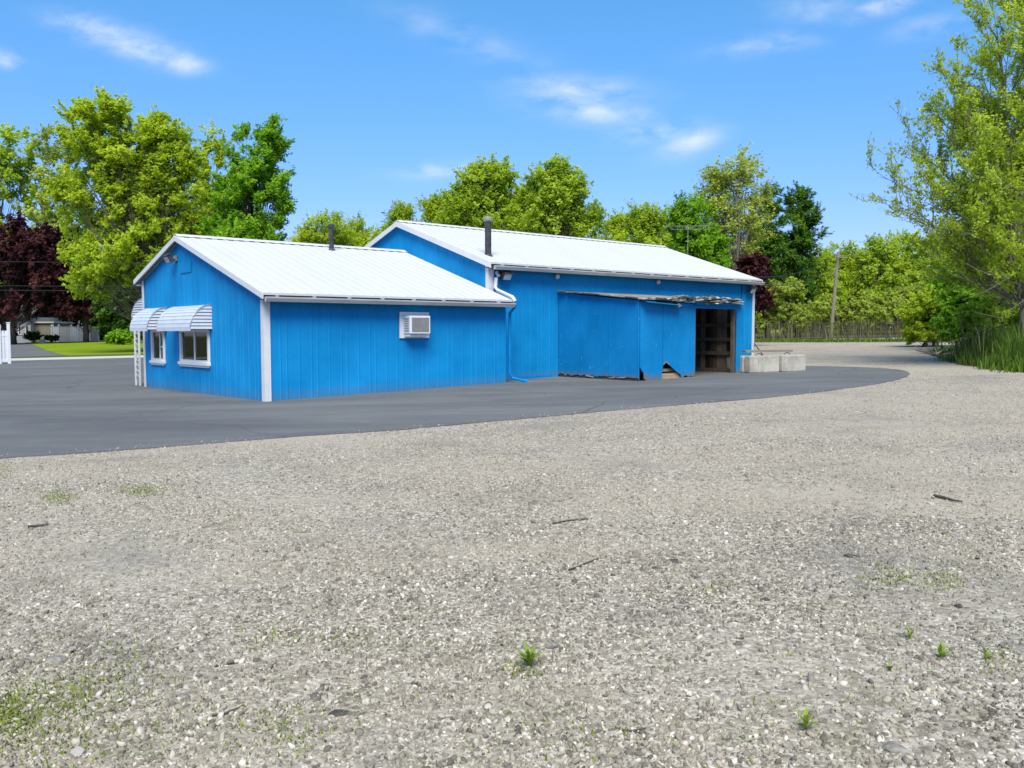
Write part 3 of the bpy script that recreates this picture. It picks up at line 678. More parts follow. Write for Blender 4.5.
# roof vent
def vent(parent, u, v, zb, zt, r, cap):
    p = MB(); p.tube([(u, v, zb-0.25), (u, v, zt-0.14)], r, 12)
    p.tube([(u, v, zb-0.06), (u, v, zb+0.03)], [r*1.9, r*1.2], 12)
    k = zb+0.3
    while k < zt-0.3: p.tube([(u, v, k), (u, v, k+0.03)], r*1.08, 12); k += 0.38
    o = p.build('vent_pipe', M['black_metal'], parent)
    c = MB(); c.tube([(u, v, zt-0.14), (u, v, zt-0.10), (u, v, zt-0.04), (u, v, zt)], [r*1.0, r*cap, r*cap, r*0.9], 12); c.build('cap', M['black_metal'] if cap < 1.5 else M['grey_metal'], o)
vent(small, 4.235, 4.47, 4.14, 4.90, 0.068, 1.45)
# downspout at the inner corner
dsp = MB(); dsp.tube([(L+0.10, -0.30, HE-0.12), (L+0.10, -0.26, HE-0.2), (L+0.10, -0.06, HE-0.35), (L+0.10, -0.06, 0.55), (L+0.16, -0.10, 0.44), (L+0.52, -0.34, 0.33)], 0.04, 6)
dsp.build('downspout', M['blue_trim'], small)
ov = MB(); ov.tube([(L+0.26, 0.70, 3.42), (L+0.24, 0.60, 3.32), (L+0.17, 0.62, 3.25), (L+0.14, 0.62, 2.98), (L+0.12, 0.5, 2.90), (L+0.06, -0.22, 2.68), (L+0.08, -0.30, 2.56)], 0.055, 6)
ov.build('downspout', M['white'], small)

# the larger hall behind
C2, V2, HR2, H2 = 0.749, 5.19, 5.257, 3.679
s3 = (HR2-H2)/(V2-(C2-0.3)); VB = 2*V2-C2; UE = 20.1
def zr_big(v): return HR2-abs(v-V2)*s3
big = thing('metal_building', 'long tall blue metal hall behind the low wing, long white roof with black flue', 'building', A0, RZ)
wm = MB(); ribbed_wall(wm, 'v', L, C2, VB, 0.0, lambda v: zr_big(v)-0.055, -1); wm.build('wall', M['siding'], big)
wm = MB(); ribbed_wall(wm, 'u', C2, L, UE, 0.0, lambda u: zr_big(C2)-0.055, -1, pitch=0.36); wm.build('wall', M['siding'], big)
wm = MB(); ribbed_wall(wm, 'v', UE, C2, VB, 0.0, lambda v: zr_big(v)-0.055, 1); wm.build('wall', M['siding'], big)
wm = MB(); ribbed_wall(wm, 'u', VB, L, UE, 0.0, lambda u: zr_big(C2)-0.055, 1); wm.build('wall', M['siding'], big)
rm = MB(); ribbed_roof(rm, L-0.15, UE+0.12, C2-0.3, H2, V2, HR2); ribbed_roof(rm, L-0.15, UE+0.12, VB+0.3, H2, V2, HR2)
roof2 = rm.build('roof', M['roof'], big); ridge_cap(roof2, L-0.16, UE+0.13, V2, HR2, s3, s3)
rk = MB(); rake(rk, L-0.15, [(C2-0.3, H2), (V2, HR2), (VB+0.3, H2)], 0.13); rk.build('rake_trim', M['white'], big)
rk = MB(); rake(rk, UE+0.15, [(C2-0.3, H2), (V2, HR2), (VB+0.3, H2)], 0.13); rk.build('rake_trim', M['white'], big)
ct = MB(); ct.bb((L-0.035, C2-0.035, 2.6), (L+0.16, C2-0.012, H2+0.03)); ct.bb((L-0.035, C2-0.012, 2.92), (L-0.014, C2+0.1, H2+0.05)); ct.build('corner_trim', M['white'], big)
ct = MB(); ct.bb((UE-0.10, C2-0.035, 0.2), (UE+0.035, C2-0.012, H2+0.0)); ct.bb((UE+0.014, C2-0.012, 0.2), (UE+0.035, C2+0.12, H2+0.03)); ct.build('corner_trim', M['white'], big)
fs_ = MB(); fs_.bb((L-0.12, C2-0.285, H2-0.15), (UE+0.1, C2-0.262, H2-0.052)); fs_.bb((L-0.12, C2-0.262, H2-0.15), (UE+0.1, C2-0.018, H2-0.13)); fs_.build('fascia', M['dark'], big)  # dark colour again stands in for shade above the gutter lip
gutter(big, L-0.05, UE+0.14, C2-0.292, H2-0.09)
floodlight(big, (L+0.48, C2-0.016, 3.34), (0, -1, 0), (1, 0, 0)); floodlight(big, (UE-0.42, C2-0.016, 3.30), (0, -1, 0), (1, 0, 0))
for uu in (9.77, 14.47):
    k = MB(); k.tube([(uu, C2-0.016, 3.40), (uu, C2-0.06, 3.40), (uu, C2-0.11, 3.40), (uu, C2-0.12, 3.40)], [0.05, 0.085, 0.06, 0.02], 10); k.build('wall_knob', M['white'], big)
vent(big, 7.55, 1.27, 3.94, 5.06, 0.094, 1.5)
sm_ = MB(); sm_.bb((19.30, C2-0.05, 0.3), (19.40, C2-0.018, H2-0.1)); sm_.build('downspout', M['blue_trim'], big)
bt = MB(); bt.bb((L+0.9, C2-0.03, 0.3), (9.58, C2-0.018, 0.42)); bt.build('base_trim', M['blue_trim'], big)

# window air conditioner in the long wall
ac = thing('air_conditioner', 'boxy white window air conditioner with grey grille sticking out of blue wall', 'air conditioner', bw(4.0, 0, 1.62), RZ)
def acb(u0, u1, v0, v1, z0, z1): return (u0-4.0, v0, z0-1.62), (u1-4.0, v1, z1-1.62)
q = MB(); q.bb(*acb(3.60, 4.50, -0.05, -0.018, 1.57, 2.23)); q.build('mounting_board', M['vinyl'], ac)
q = MB(); q.bb(*acb(3.71, 4.32, -0.36, -0.052, 1.68, 2.13)); q.build('casing', M['vinyl'], ac, bevel=0.012)
q = MB(); q.bb(*acb(3.73, 4.30, -0.30, -0.052, 1.61, 1.672)); q.build('support_tray', M['white'], ac)
q = MB(); q.bb(*acb(3.755, 4.275, -0.368, -0.361, 1.73, 2.085)); q.build('grille', M['ac_grille'], ac)
q = MB()
for i in range(6): q.bb(*acb(3.700, 3.709, -0.30, -0.10, 1.745+i*0.06, 1.77+i*0.06))
q.build('side_louver', M['grey_metal'], ac)

# ------------------------------------------------------------------ lean-to shed
SU0, SU1, SV = 9.614, 14.33, -2.72
shed = thing('lean_to_shed', 'shabby blue plywood lean-to with torn roof edge and dark open doorway', 'shed', bw(0, 0, 0), RZ)
def shed_z(v): return 2.60 + (v-SV)*(2.94-2.60)/(C2-SV)
rs = random.Random(3)
# left side panel with a ragged foot
def ragged(s0, s1, z0f, n, amp, rr):
    pts = []
    for i in range(n+1):
        s = s0+(s1-s0)*i/n
        pts.append((s, z0f(s)+rr.uniform(0, amp)*(1 if 0 < i < n else 0.4)))
    return pts
foot = ragged(SV, C2-0.03, lambda v: bz(SU0, v)+0.07, 30, 0.07, rs)
def skew(mb_):
    mb_.v = [(a+0.25*(b-SV)/(C2-SV), b, c) for (a, b, c) in mb_.v]
p_ = MB(); p_.prism(foot+[(C2-0.03, shed_z(C2)-0.03), (SV, shed_z(SV)-0.03)], 'x', SU0-0.012, SU0+0.012); skew(p_); p_.build('side_panel', M['plywood'], shed)
p_ = MB()
for v_ in (SV+0.02, -1.55, -0.35): p_.bb((SU0-0.030, v_-0.012, 0.45), (SU0-0.013, v_+0.012, shed_z(v_)-0.1))
skew(p_); p_.build('batten', M['plywood'], shed)
p_ = MB(); p_.bb((SU0+0.02, SV+0.05, bz(SU0, SV)-0.02), (SU0+0.07, C2-0.05, bz(SU0, SV)+0.14)); skew(p_); p_.build('bottom_board', M['board'], shed)
# torn lower edge of the side panel: bare wood slivers
p_ = MB(); v_ = SV+0.1
while v_ < C2-0.3:
    l_ = rs.uniform(0.08, 0.35); z_ = bz(SU0, v_)+0.05+rs.uniform(0.02, 0.05)
    if rs.random() < 0.6: p_.box((SU0-0.016, v_+l_/2, z_), (0.008, l_, rs.uniform(0.015, 0.04)), Matrix.Rotation(rs.uniform(-0.1, 0.1), 3, 'X'), rs.uniform(0.3, 0.8))
    v_ += l_+rs.uniform(0.02, 0.2)
skew(p_); p_.build('splintered_edge', M['board_pale'], shed)
# front panels: left sheet with the broken hole, right sheet, header, jamb
zf = lambda u: bz(u, SV)
holeA = [(10.52, zf(10.5)+0.0), (10.56, 0.60), (10.60, 0.72), (10.72, 0.87), (10.86, 0.80), (11.02, 0.68), (11.22, 0.58), (11.38, 0.50), (11.44, zf(11.4)+0.02)]
rs2 = random.Random(9)
left_edge = [(9.632, 2.55), (9.632, 0.75), (9.69, 0.66), (9.78, 0.58), (9.80, 0.46)] + ragged(9.86, 10.46, lambda u: zf(u)-0.01, 6, 0.05, rs2) + [(10.525, zf(10.5)), (10.555, 0.60), (10.575, 2.56)]
p_ = MB(); p_.prism(left_edge, 'y', SV-0.03, SV-0.006); p_.build('front_panel', M['plywood'], shed)
mid_edge = [(10.583, 2.56), (10.583, 0.66), (10.60, 0.80), (10.72, 0.89), (10.84, 0.80), (11.02, 0.69), (11.20, 0.58), (11.38, 0.50), (11.40, zf(11.4)+0.03)] + ragged(11.46, 11.9, lambda u: zf(u)+0.02, 5, 0.09, rs2) + [(12.02, zf(12)+0.03), (12.02, 2.52)]
p_ = MB(); p_.prism(mid_edge, 'y', SV-0.034, SV-0.008); p_.build('front_panel', M['plywood'], shed)
p_ = MB(); p_.prism([(10.60, 0.82), (10.72, 0.905), (10.86, 0.80), (10.84, 0.785), (10.72, 0.86), (10.62, 0.79)], 'y', SV-0.037, SV-0.0345, 0.5)
p_.build('splintered_edge', M['board_pale'], shed)
for c_, s_ in (((9.82, SV-0.036, 0.50), (0.10, 0.006, 0.16)), ((11.93, SV-0.037, zf(12)+0.09), (0.10, 0.006, 0.12))):
    p_ = MB(); p_.box(c_, s_, None, 0.42); p_.build('splintered_edge', M['board_pale'], shed)
p_ = MB(); p_.bb((10.45, SV+0.03, zf(11)+0.02), (11.6, SV+0.07, zf(11)+0.17)); p_.bb((10.40, SV+0.10, zf(11)+0.22), (11.7, SV+0.13, zf(11)+0.30)); p_.build('bottom_board', simple('bare_pine_board', (0.36, 0.25, 0.15), 0.85, 0.35, 4, stretch=(1, 8, 8)), shed)
p_ = MB(); p_.bb((12.023, SV-0.028, 2.40), (SU1, SV-0.004, 2.53)); p_.build('header', M['plywood'], shed)
p_ = MB(); p_.bb((14.05, SV-0.032, zf(14)+0.02), (SU1+0.01, SV-0.006, 2.398)); p_.bb((SU1-0.015, SV-0.006, zf(14)+0.02), (SU1+0.01, SV+0.35, 2.55)); p_.build('door_jamb', M['plywood'], shed)
p_ = MB(); p_.bb((13.93, SV+0.01, zf(14)), (14.045, SV+0.10, 2.42)); p_.build('door_post', M['board'], shed)
p_ = MB(); p_.bb((12.03, SV+0.01, zf(12)), (12.10, SV+0.10, 2.42)); p_.build('door_post', M['board'], shed)
# inside: plank end wall with rails, right outer skin, back planks
iw = MB(); v_ = SV+0.36
while v_ < C2-0.1:
    wd = rs.uniform(0.12, 0.2); iw.bb((SU1-0.06+rs.uniform(-0.012, 0.01), v_, bz(SU1, v_)-0.02), (SU1-0.03, v_+wd-0.012, shed_z(v_)-0.12), rs.random()); v_ += wd
IB = tonemat('dark_inside_planks', [(0.0, (0.02, 0.015, 0.011)), (0.5, (0.065, 0.048, 0.034)), (1.0, (0.17, 0.13, 0.095))], 0.9, 0.15, 9, 0.6)
iw.build('end_planks', IB, shed)
for k, z_ in enumerate((0.52, 1.05, 1.48, 1.92)):
    q = MB(); q.bb((SU1-0.16, SV+0.12, z_-0.05), (SU1-0.066, C2-0.08, z_+0.06), 0.7); q.build('rail', IB, shed)
q = MB(); q.bb((SU1+0.012, SV, zf(14)+0.03), (SU1+0.03, C2-0.02, 2.58)); q.build('side_panel', M['plywood'], shed)
q = MB()
for i in range(24):
    q.bb((10.05+i*0.17, C2-0.09, 0.3), (10.05+i*0.17+0.158, C2-0.06, 2.75), rs.random())
q.build('back_planks', IB, shed)
# roof: felt deck, then torn boards and slivers along its front edge
q = MB(); q.prism([(SV-0.22, shed_z(SV-0.22)+0.01), (C2-0.04, shed_z(C2)+0.0), (C2-0.04, shed_z(C2)+0.02), (SV-0.22, shed_z(SV-0.22)+0.028)], 'x', SU0-0.08, 14.15); skew(q); rf = q.build('roof', M['felt'], shed)
rs3 = random.Random(21)
for k in range(84):
    if k < 26:                                        # broad broken boards lying on the front edge
        u = 9.7+(k % 13)*0.335+rs3.uniform(-0.1, 0.1); l_ = rs3.uniform(0.25, 0.75); dpt = rs3.uniform(0.15, 0.45); th_ = rs3.uniform(0.01, 0.028)
        rx_, ry_, rz_ = rs3.uniform(-0.25, 0.12), rs3.uniform(-0.12, 0.12), rs3.uniform(-0.2, 0.2); lift = 0.04+0.05*(k//13)
    else:                                             # thin slivers hanging and sticking out, mostly over the middle
        u = min(13.6, max(9.9, rs3.gauss(11.9, 1.1))); l_ = rs3.uniform(0.15, 0.7); dpt = rs3.uniform(0.03, 0.10); th_ = rs3.uniform(0.008, 0.02)
        rx_, ry_, rz_ = rs3.uniform(-0.5, 0.5), rs3.uniform(-0.16, 0.16), rs3.uniform(-0.5, 0.5); lift = rs3.uniform(-0.06, 0.17)
    amp = 0.8 if u > 10.6 else 0.4
    l_ = min(l_, 14.05-u); vf = SV-0.22-rs3.uniform(-0.02, 0.14)*amp
    q = MB(); q.box((u+l_/2, vf+dpt/2, shed_z(vf)+lift*amp+0.02), (l_, dpt, th_), Matrix.Rotation(ry_*amp, 3, 'Y') @ Matrix.Rotation(rx_, 3, 'X') @ Matrix.Rotation(rz_, 3, 'Z'), rs3.choice([0.05, 0.35, 0.45, 0.55, 0.65, 0.8, 1.0, 1.0, 0.75, 0.9]))
    q.build('torn_board', M['board_pale'], rf)
# side edge of the roof seen above the side panel: curled strips
for i in range(9):
    q = MB(); v_ = SV+i*0.37; q.box((SU0-0.11, v_+0.2, shed_z(v_+0.2)+0.045+rs3.uniform(-0.01, 0.02)), (0.12, rs3.uniform(0.25, 0.5), 0.02), Matrix.Rotation(0.1+rs3.uniform(-0.06, 0.06), 3, 'X'), rs3.choice([0.0, 0.35, 0.7, 0.9]))
    skew(q); q.build('torn_board', M['board_pale'], rf)
q = MB(); q.box((10.4, SV-0.16, 2.52), (1.5, 0.26, 0.018), Matrix.Rotation(0.25, 3, 'X') @ Matrix.Rotation(0.05, 3, 'Y')); q.box((13.1, SV-0.10, 2.545), (2.3, 0.05, 0.09), None); q.build('fascia', M['plywood'], shed)
q = MB(); q.tube([(11.0, SV-0.2, 2.5), (11.02, SV-0.22, 2.44), (11.05, SV-0.2, 2.40)], [0.05, 0.08, 0.02], 6); q.build('hanging_shred', M['board_pale'], rf)

# ------------------------------------------------------------------ concrete blocks, plank, bars
def block(u0, v0, du, label, size=(1.05, 0.62, 0.60), rz=0.0, tilt=0.0, sd=0):
    c = bw(u0, v0, 0); zg = ground_z(c.x, c.y)+0.022
    mb = MB(); sx, sy, sz = size; b = 0.035
    n = 6; rr = random.Random(sd)
    # rounded-edge block with a shallow key groove up each end and lift notches in the foot
    poly = [(-sx/2+b, -sy/2), (sx/2-b, -sy/2), (sx/2, -sy/2+b), (sx/2, -0.07), (sx/2-0.05, -0.04), (sx/2-0.05, 0.04), (sx/2, 0.07), (sx/2, sy/2-b), (sx/2-b, sy/2), (-sx/2+b, sy/2), (-sx/2, sy/2-b), (-sx/2, 0.07), (-sx/2+0.05, 0.04), (-sx/2+0.05, -0.04), (-sx/2, -0.07), (-sx/2, -sy/2+b)]
    k = len(poly); vs = []; lev = [(0, 0.985), (0.03, 1.0), (sz-0.04, 1.0), (sz-0.01, 0.985), (sz, 0.95)]
    for (z, s_) in lev: vs += [(x*s_+rr.uniform(-.006, .006), y*s_+rr.uniform(-.006, .006), z) for x, y in poly]
    fs = [tuple(range(k))[::-1], tuple((len(lev)-1)*k+i for i in range(k))]
    for l_ in range(len(lev)-1): fs += [(l_*k+i, l_*k+(i+1) % k, (l_+1)*k+(i+1) % k, (l_+1)*k+i) for i in range(k)]
    mb.add(vs, fs)
    o = mb.build('concrete_block', M['concrete']); o.location = (c.x, c.y, zg); o.rotation_euler = (0, 0, RZ+rz)
    lm = MB(); lm.tube([(-0.12, 0, sz-0.01), (-0.1, 0, sz+0.05), (0, 0, sz+0.075), (0.1, 0, sz+0.05), (0.12, 0, sz-0.01)], 0.012, 6); lm.build('lifting_loop', M['rust'], o)
    tag(o, label, 'concrete block', 'concrete blocks beside the shed'); return o
block(14.75, -3.08, 0, 'middle concrete block with pale clean front, between shed corner and end block', (1.12, 0.62, 0.50), -0.30, sd=1)
block(15.735, -3.45, 0, 'outermost concrete block of the row, farther from the shed doorway', (1.02, 0.62, 0.50), -0.20, sd=2)
block(14.80, -2.22, 0, 'rear concrete block tucked against the blue shed corner, mostly hidden by the front block', (1.0, 0.62, 0.49), -0.25, sd=3)
c = bw(15.75, -2.7, 0); zg = ground_z(c.x, c.y)
pk = MB()
pk.box((0, 0, 0), (2.0, 0.30, 0.07)); o = pk.build('plank', M['pole_wood']); o.location = (c.x, c.y, zg+0.022+0.52+0.035+0.05); o.rotation_euler = (0, 0, RZ-0.22)
tag(o, 'grey weathered plank lying across the concrete blocks by the shed', 'plank')
c = bw(UE-0.05, C2-0.75, 0); zg = ground_z(c.x, c.y)
pk = MB(); pk.tube([(0, 0, zg), (VV.x*0.66, VV.y*0.66, zg+0.72)], 0.022, 7);
o = pk.build('iron_bar', M['rust']); o.location = (c.x, c.y, 0); tag(o, 'rusty iron bar leaning at the right corner of blue hall', 'iron bar')

# ------------------------------------------------------------------ trees and shrubs
def leaf_cloud(rng, P, D, tone, ln, wd, align=0.0, upb=0.5, out_=None):
    # one folded diamond-shaped leaf per point; P points, D twig directions
    n = len(P)
    nr = rng.normal(size=(n, 3))*0.75; nr[:, 2] += upb*1.1
    if out_ is not None: nr += out_*0.9
    nr /= np.linalg.norm(nr, axis=1, keepdims=True)
    tg = rng.normal(size=(n, 3))*(1-align)+D*align*2.0
    tg -= nr*(tg*nr).sum(1, keepdims=True); tg /= np.linalg.norm(tg, axis=1, keepdims=True)+1e-9
    bt = np.cross(nr, tg)
    s = rng.uniform(0.65, 1.25, (n, 1))
    l_ = ln*s*0.5; w_ = wd*s*0.5
    V = np.stack([P-tg*l_, P+bt*w_-tg*l_*0.15+nr*w_*0.35, P+tg*l_, P-bt*w_-tg*l_*0.15+nr*w_*0.35], 1).reshape(-1, 3)
    F = np.arange(n*4).reshape(n, 4)
    return V, F, np.clip(tone, 0, 1)
def tree(name, label, cat, px, Y, lobes, leaf, bark, clumps=70, per=130, cr=0.9, ln=0.27, wd=0.15, trunk=0.18, seed=1, rise=0.35, twigs=True, align=0.25, outward=0.9, upw=0.55, group=None, depth=1.0, edge=0.45, stems=1, tonesd=0.2, fork=0.3):
    rng = np.random.default_rng(seed); rr = random.Random(seed)
    base = gp(px, Y); k = Y/FPX
    root = thing(name, label, cat, base, 0, group)
    LB = []
    for (lx, ly, hw, hh) in lobes:
        c = at(lx, ly, Y); LB.append(((c.x-base.x, rr.uniform(-0.3, 0.3)*hw*k, c.z-base.z), (hw*k, hw*k*depth, hh*k)))
    wts = np.array([a[1][0]*a[1][2] for a in LB]); wts = wts/wts.sum()
    cen = []; tops = max(a[0][2]+a[1][2] for a in LB)
    for i in rng.choice(len(LB), clumps, p=wts):
        c, r = LB[i]; d = rng.normal(size=3); d /= np.linalg.norm(d); d *= rng.uniform(0.02, 1)**edge
        rr_ = np.maximum(np.array(r)-cr*0.55, 0.25*np.array(r))
        q = np.array(c)+d*rr_
        if q[2] > 0.15: cen.append(q)
    cen = np.array(cen)
    cx = float(cen[:, 0].mean()); cy = float(cen[:, 1].mean())
    # trunk(s) with limbs to every leaf clump
    tb = MB(); stemlines = []
    for s_ in range(stems):
        ex = cx*0.8+rr.uniform(-1, 1)*(0.25*(stems > 1)+0.05)*tops; ey = cy*0.8+rr.uniform(-1, 1)*(0.2*(stems > 1)+0.03)*tops
        sx = rr.uniform(-0.4, 0.4)*(stems > 1); sy = rr.uniform(-0.4, 0.4)*(stems > 1)
        pts = []; rad = []; n = 8; hh = tops*(0.74 if s_ == 0 else rr.uniform(0.55, 0.7))
        for i in range(n+1):
            t = i/n; wob = 0.025*tops*math.sin(t*5+s_+seed)*t
            pts.append((sx+(ex-sx)*t**1.6+wob, sy+(ey-sy)*t**1.6+wob*0.5, -0.15+hh*t)); rad.append(trunk*(1.25 if i == 0 else 1.0)*(1-t)**0.8*(1 if s_ == 0 else 0.7)+0.02)
        tb.tube(pts, rad, 7, True); stemlines.append(pts)
    P = []; D = []; T = []
    for q in cen:
        sl = stemlines[rr.randrange(len(stemlines))]
        f = min(0.9, max(0.08, (q[2]/tops)*rr.uniform(0.35, 0.8)-fork*0.1))*8
        i0 = min(7, int(f)); a = Vector(sl[i0]).lerp(Vector(sl[i0+1]), f-i0)
        e = Vector(q); dlt = e-a
        mid = a.lerp(e, 0.5)+Vector((rr.uniform(-.1, .1)*dlt.length, rr.uniform(-.1, .1)*dlt.length, -rise*0.25*math.hypot(dlt.x, dlt.y)))
        r0 = trunk*0.17*min(1.0, 0.4+dlt.length/tops)
        pts = [a*(1-t)**2+mid*2*t*(1-t)+e*t*t for t in (0, .25, .5, .75, 1)]
        tb.tube(pts, [r0, r0*.78, r0*.58, r0*.4, r0*.22], 4, False)
        out_ = np.array([q[0]-cx, q[1]-cy, 0.0]); nn = np.linalg.norm(out_); out_ = out_/(nn+1e-6)
        ct_ = float(np.clip(rng.normal(0.5, tonesd), 0.05, 0.95))
        nt_ = 6
        for j in range(nt_):
            d = rng.normal(size=3)+out_*outward+np.array([0, 0, upw*2]); d /= np.linalg.norm(d)
            l_ = cr*rng.uniform(0.7, 1.35)
            if twigs: tb.tube([q, Vector(q)+Vector(d)*l_*0.95], [max(0.012, r0*.2), 0.006], 3, False)
            m_ = per//nt_; t = rng.uniform(0.05, 1.0, (m_, 1))
            P.append(q+d*l_*t+rng.normal(size=(m_, 3))*cr*0.17*(1.15-0.85*t)); D.append(np.repeat(d[None], m_, 0))
            T.append(ct_+rng.normal(0, 0.15, m_)+float(rng.normal(0, 0.06)))
    tb.build('trunk', bark, root, smooth=True)
    P = np.concatenate(P); O = P-np.array([cx, cy, float(cen[:, 2].mean())*0.8]); O /= np.linalg.norm(O, axis=1, keepdims=True)+1e-6
    V, F, T = leaf_cloud(rng, P, np.concatenate(D), np.concatenate(T), ln, wd, align, 0.5, O)
    np_mesh('crown', V, F, leaf, T, root)
    return root

# left background and street-side trees
GB = 'trees across the street'
tree('deciduous_tree', 'pale yellow-green tree at the left frame edge behind the purple tree', 'tree', -8, 124, [(-5, 185, 45, 55), (15, 165, 30, 40), (-25, 250, 45, 60), (10, 262, 45, 50)], M['leaf_mid'], M['bark'], 150, 150, 1.6, 0.52, 0.30, 0.30, 11)
tree('deciduous_tree', 'thin pale tree rising between the left edge tree and the tallest tree', 'tree', 52, 122, [(58, 165, 30, 44), (48, 220, 36, 50), (66, 140, 18, 22), (60, 260, 40, 40)], M['leaf_pale'], M['bark'], 110, 110, 1.5, 0.48, 0.27, 0.26, 12)
tree('deciduous_tree', 'tallest broad yellow-green tree left of the small wing', 'tree', 165, 66, [(100, 135, 40, 42), (140, 160, 58, 50), (100, 205, 62, 50), (165, 215, 48, 60), (115, 262, 50, 40), (92, 285, 30, 22), (180, 175, 34, 40), (160, 140, 32, 26), (150, 235, 50, 50), (120, 120, 40, 26), (132, 195, 40, 50), (140, 215, 36, 40), (126, 165, 32, 30)], M['leaf_yellow'], M['bark'], 560, 220, 1.0, 0.28, 0.145, 0.24, 13, stems=2, tonesd=0.15)
tree('deciduous_tree', 'light green tree directly left of the dark upswept tree', 'tree', 205, 74, [(212, 175, 26, 48), (205, 225, 34, 50), (225, 235, 40, 40)], M['leaf_yellow'], M['bark'], 110, 170, 1.0, 0.30, 0.16, 0.22, 14)
tree('deciduous_tree', 'tall dark green tree with upswept branches above the small wing roof', 'tree', 250, 62, [(255, 160, 34, 46), (262, 200, 36, 50), (240, 205, 36, 50), (248, 245, 48, 30), (270, 140, 22, 28)], M['leaf_green'], M['bark_dark'], 190, 200, 0.9, 0.28, 0.12, 0.22, 15, align=0.5, outward=1.3, upw=0.8, edge=0.35)
tree('purple_tree', 'dark purple-leaved tree in front of the grey house at the left edge', 'tree', 13, 104, [(12, 262, 48, 38), (25, 245, 40, 28), (-25, 275, 40, 38), (40, 288, 28, 26), (10, 306, 50, 20), (-20, 300, 40, 25)], M['leaf_purple'], M['bark_dark'], 210, 190, 1.3, 0.46, 0.28, 0.36, 16)
tree('purple_tree', 'dark purple-leaved tree behind the white yard fence left of tallest tree', 'tree', 86, 108, [(76, 270, 24, 44), (95, 290, 26, 36), (70, 245, 18, 28), (78, 312, 30, 14)], M['leaf_purple'], M['bark_dark'], 130, 190, 1.3, 0.46, 0.28, 0.30, 17)
tree('evergreen_shrub', 'large dark green bush at the back of the lawn beside the porch posts', 'shrub', 118, 98, [(118, 315, 26, 28), (130, 300, 30, 30)], M['leaf_dark'], M['bark_dark'], 70, 170, 1.2, 0.45, 0.26, 0.2, 18)
tree('evergreen_shrub', 'low green bush on the far lawn edge in front of the dark bush', 'shrub', 124, 92, [(124, 337, 14, 6), (112, 339, 8, 5)], M['leaf_green'], M['bark_dark'], 26, 140, 0.6, 0.30, 0.2, 0.06, 19)
tree('round_shrub', 'clipped dark shrub beside the white house door', 'shrub', 11, 109, [(11, 336, 5, 5)], M['leaf_dark'], M['bark_dark'], 16, 140, 0.4, 0.25, 0.16, 0.05, 20)
tree('round_shrub', 'widest clipped dark shrub in the mulch bed right of purple tree trunk', 'shrub', 34, 112, [(34, 337, 9, 5)], M['leaf_dark'], M['bark_dark'], 24, 140, 0.45, 0.25, 0.16, 0.05, 21)
tree('round_shrub', 'low clipped dark shrub at the left end of white yard fence', 'shrub', 51, 112, [(51, 339, 8, 3.5)], M['leaf_dark'], M['bark_dark'], 18, 130, 0.4, 0.25, 0.16, 0.05, 22)
# behind the buildings
mid = [('small round yellow-green tree behind the black vent on the small roof', 328, 84, [(326, 232, 26, 22), (312, 250, 30, 26), (340, 246, 24, 22)], 'leaf_yellow', 110, 130, 31),
       ('small rounded tree just left of the tall hall gable peak', 357, 90, [(357, 236, 22, 20), (366, 252, 28, 22), (380, 246, 16, 18)], 'leaf_yellow', 100, 130, 32),
       ('short upswept green tree whose tip shows over the tall hall gable peak', 401, 78, [(401, 221, 17, 18), (402, 240, 26, 22)], 'leaf_mid', 90, 150, 33),
       ('yellowish sparse tree between the gable peak and the big rounded tree', 440, 76, [(438, 212, 22, 22), (440, 236, 28, 22)], 'leaf_yellow', 90, 110, 34),
       ('big rounded mid-green tree behind the black flue of the hall', 488, 62, [(488, 188, 34, 28), (470, 210, 36, 30), (510, 212, 36, 30), (480, 235, 50, 22)], 'leaf_mid', 190, 210, 35),
       ('big dome-shaped green tree behind the middle of the long roof', 556, 60, [(556, 195, 34, 32), (545, 222, 44, 28), (575, 225, 32, 25)], 'leaf_mid', 190, 210, 36),
       ('low pale tree between the dome-shaped tree and the darker roof-end trees', 617, 76, [(617, 230, 20, 18), (612, 248, 28, 16)], 'leaf_yellow', 70, 130, 37),
       ('mid-green spreading tree behind the roof left of the antenna', 648, 70, [(648, 225, 24, 22), (655, 246, 32, 22)], 'leaf_mid', 100, 150, 38),
       ('dense fresh green tree directly behind the antenna', 688, 62, [(688, 225, 26, 26), (696, 250, 30, 26), (705, 270, 24, 18)], 'leaf_green', 120, 170, 39)]
for (lb, px, Y, lo, lf, nc, per, sd) in mid:
    up = 'upswept' in lb
    tree('deciduous_tree', lb, 'tree', px, Y, lo, M[lf], M['bark'], nc, per, 1.05 if nc > 80 else 0.9, 0.25, 0.13 if not up else 0.10, 0.2, sd, upw=0.95 if up else 0.7, align=0.4 if up else 0.3)
tree('sparse_tree', 'tall airy pale tree with visible grey branches above the hall roof end', 'tree', 732, 66, [(740, 180, 32, 32), (722, 205, 34, 35), (748, 215, 28, 40), (728, 250, 34, 30), (716, 180, 16, 18)], M['leaf_pale'], M['bark_pale'], 150, 92, 1.0, 0.25, 0.13, 0.22, 40, stems=2, edge=0.6)
tree('pine_tree', 'dark green pine with pointed top right of the airy pale tree', 'tree', 768, 71, [(768, 205, 12, 26), (765, 232, 22, 28), (764, 262, 26, 32), (768, 290, 26, 25)], M['needle'], M['bark_dark'], 120, 210, 0.9, 0.34, 0.09, 0.2, 41, align=0.75, outward=1.6, upw=0.55, edge=0.4)
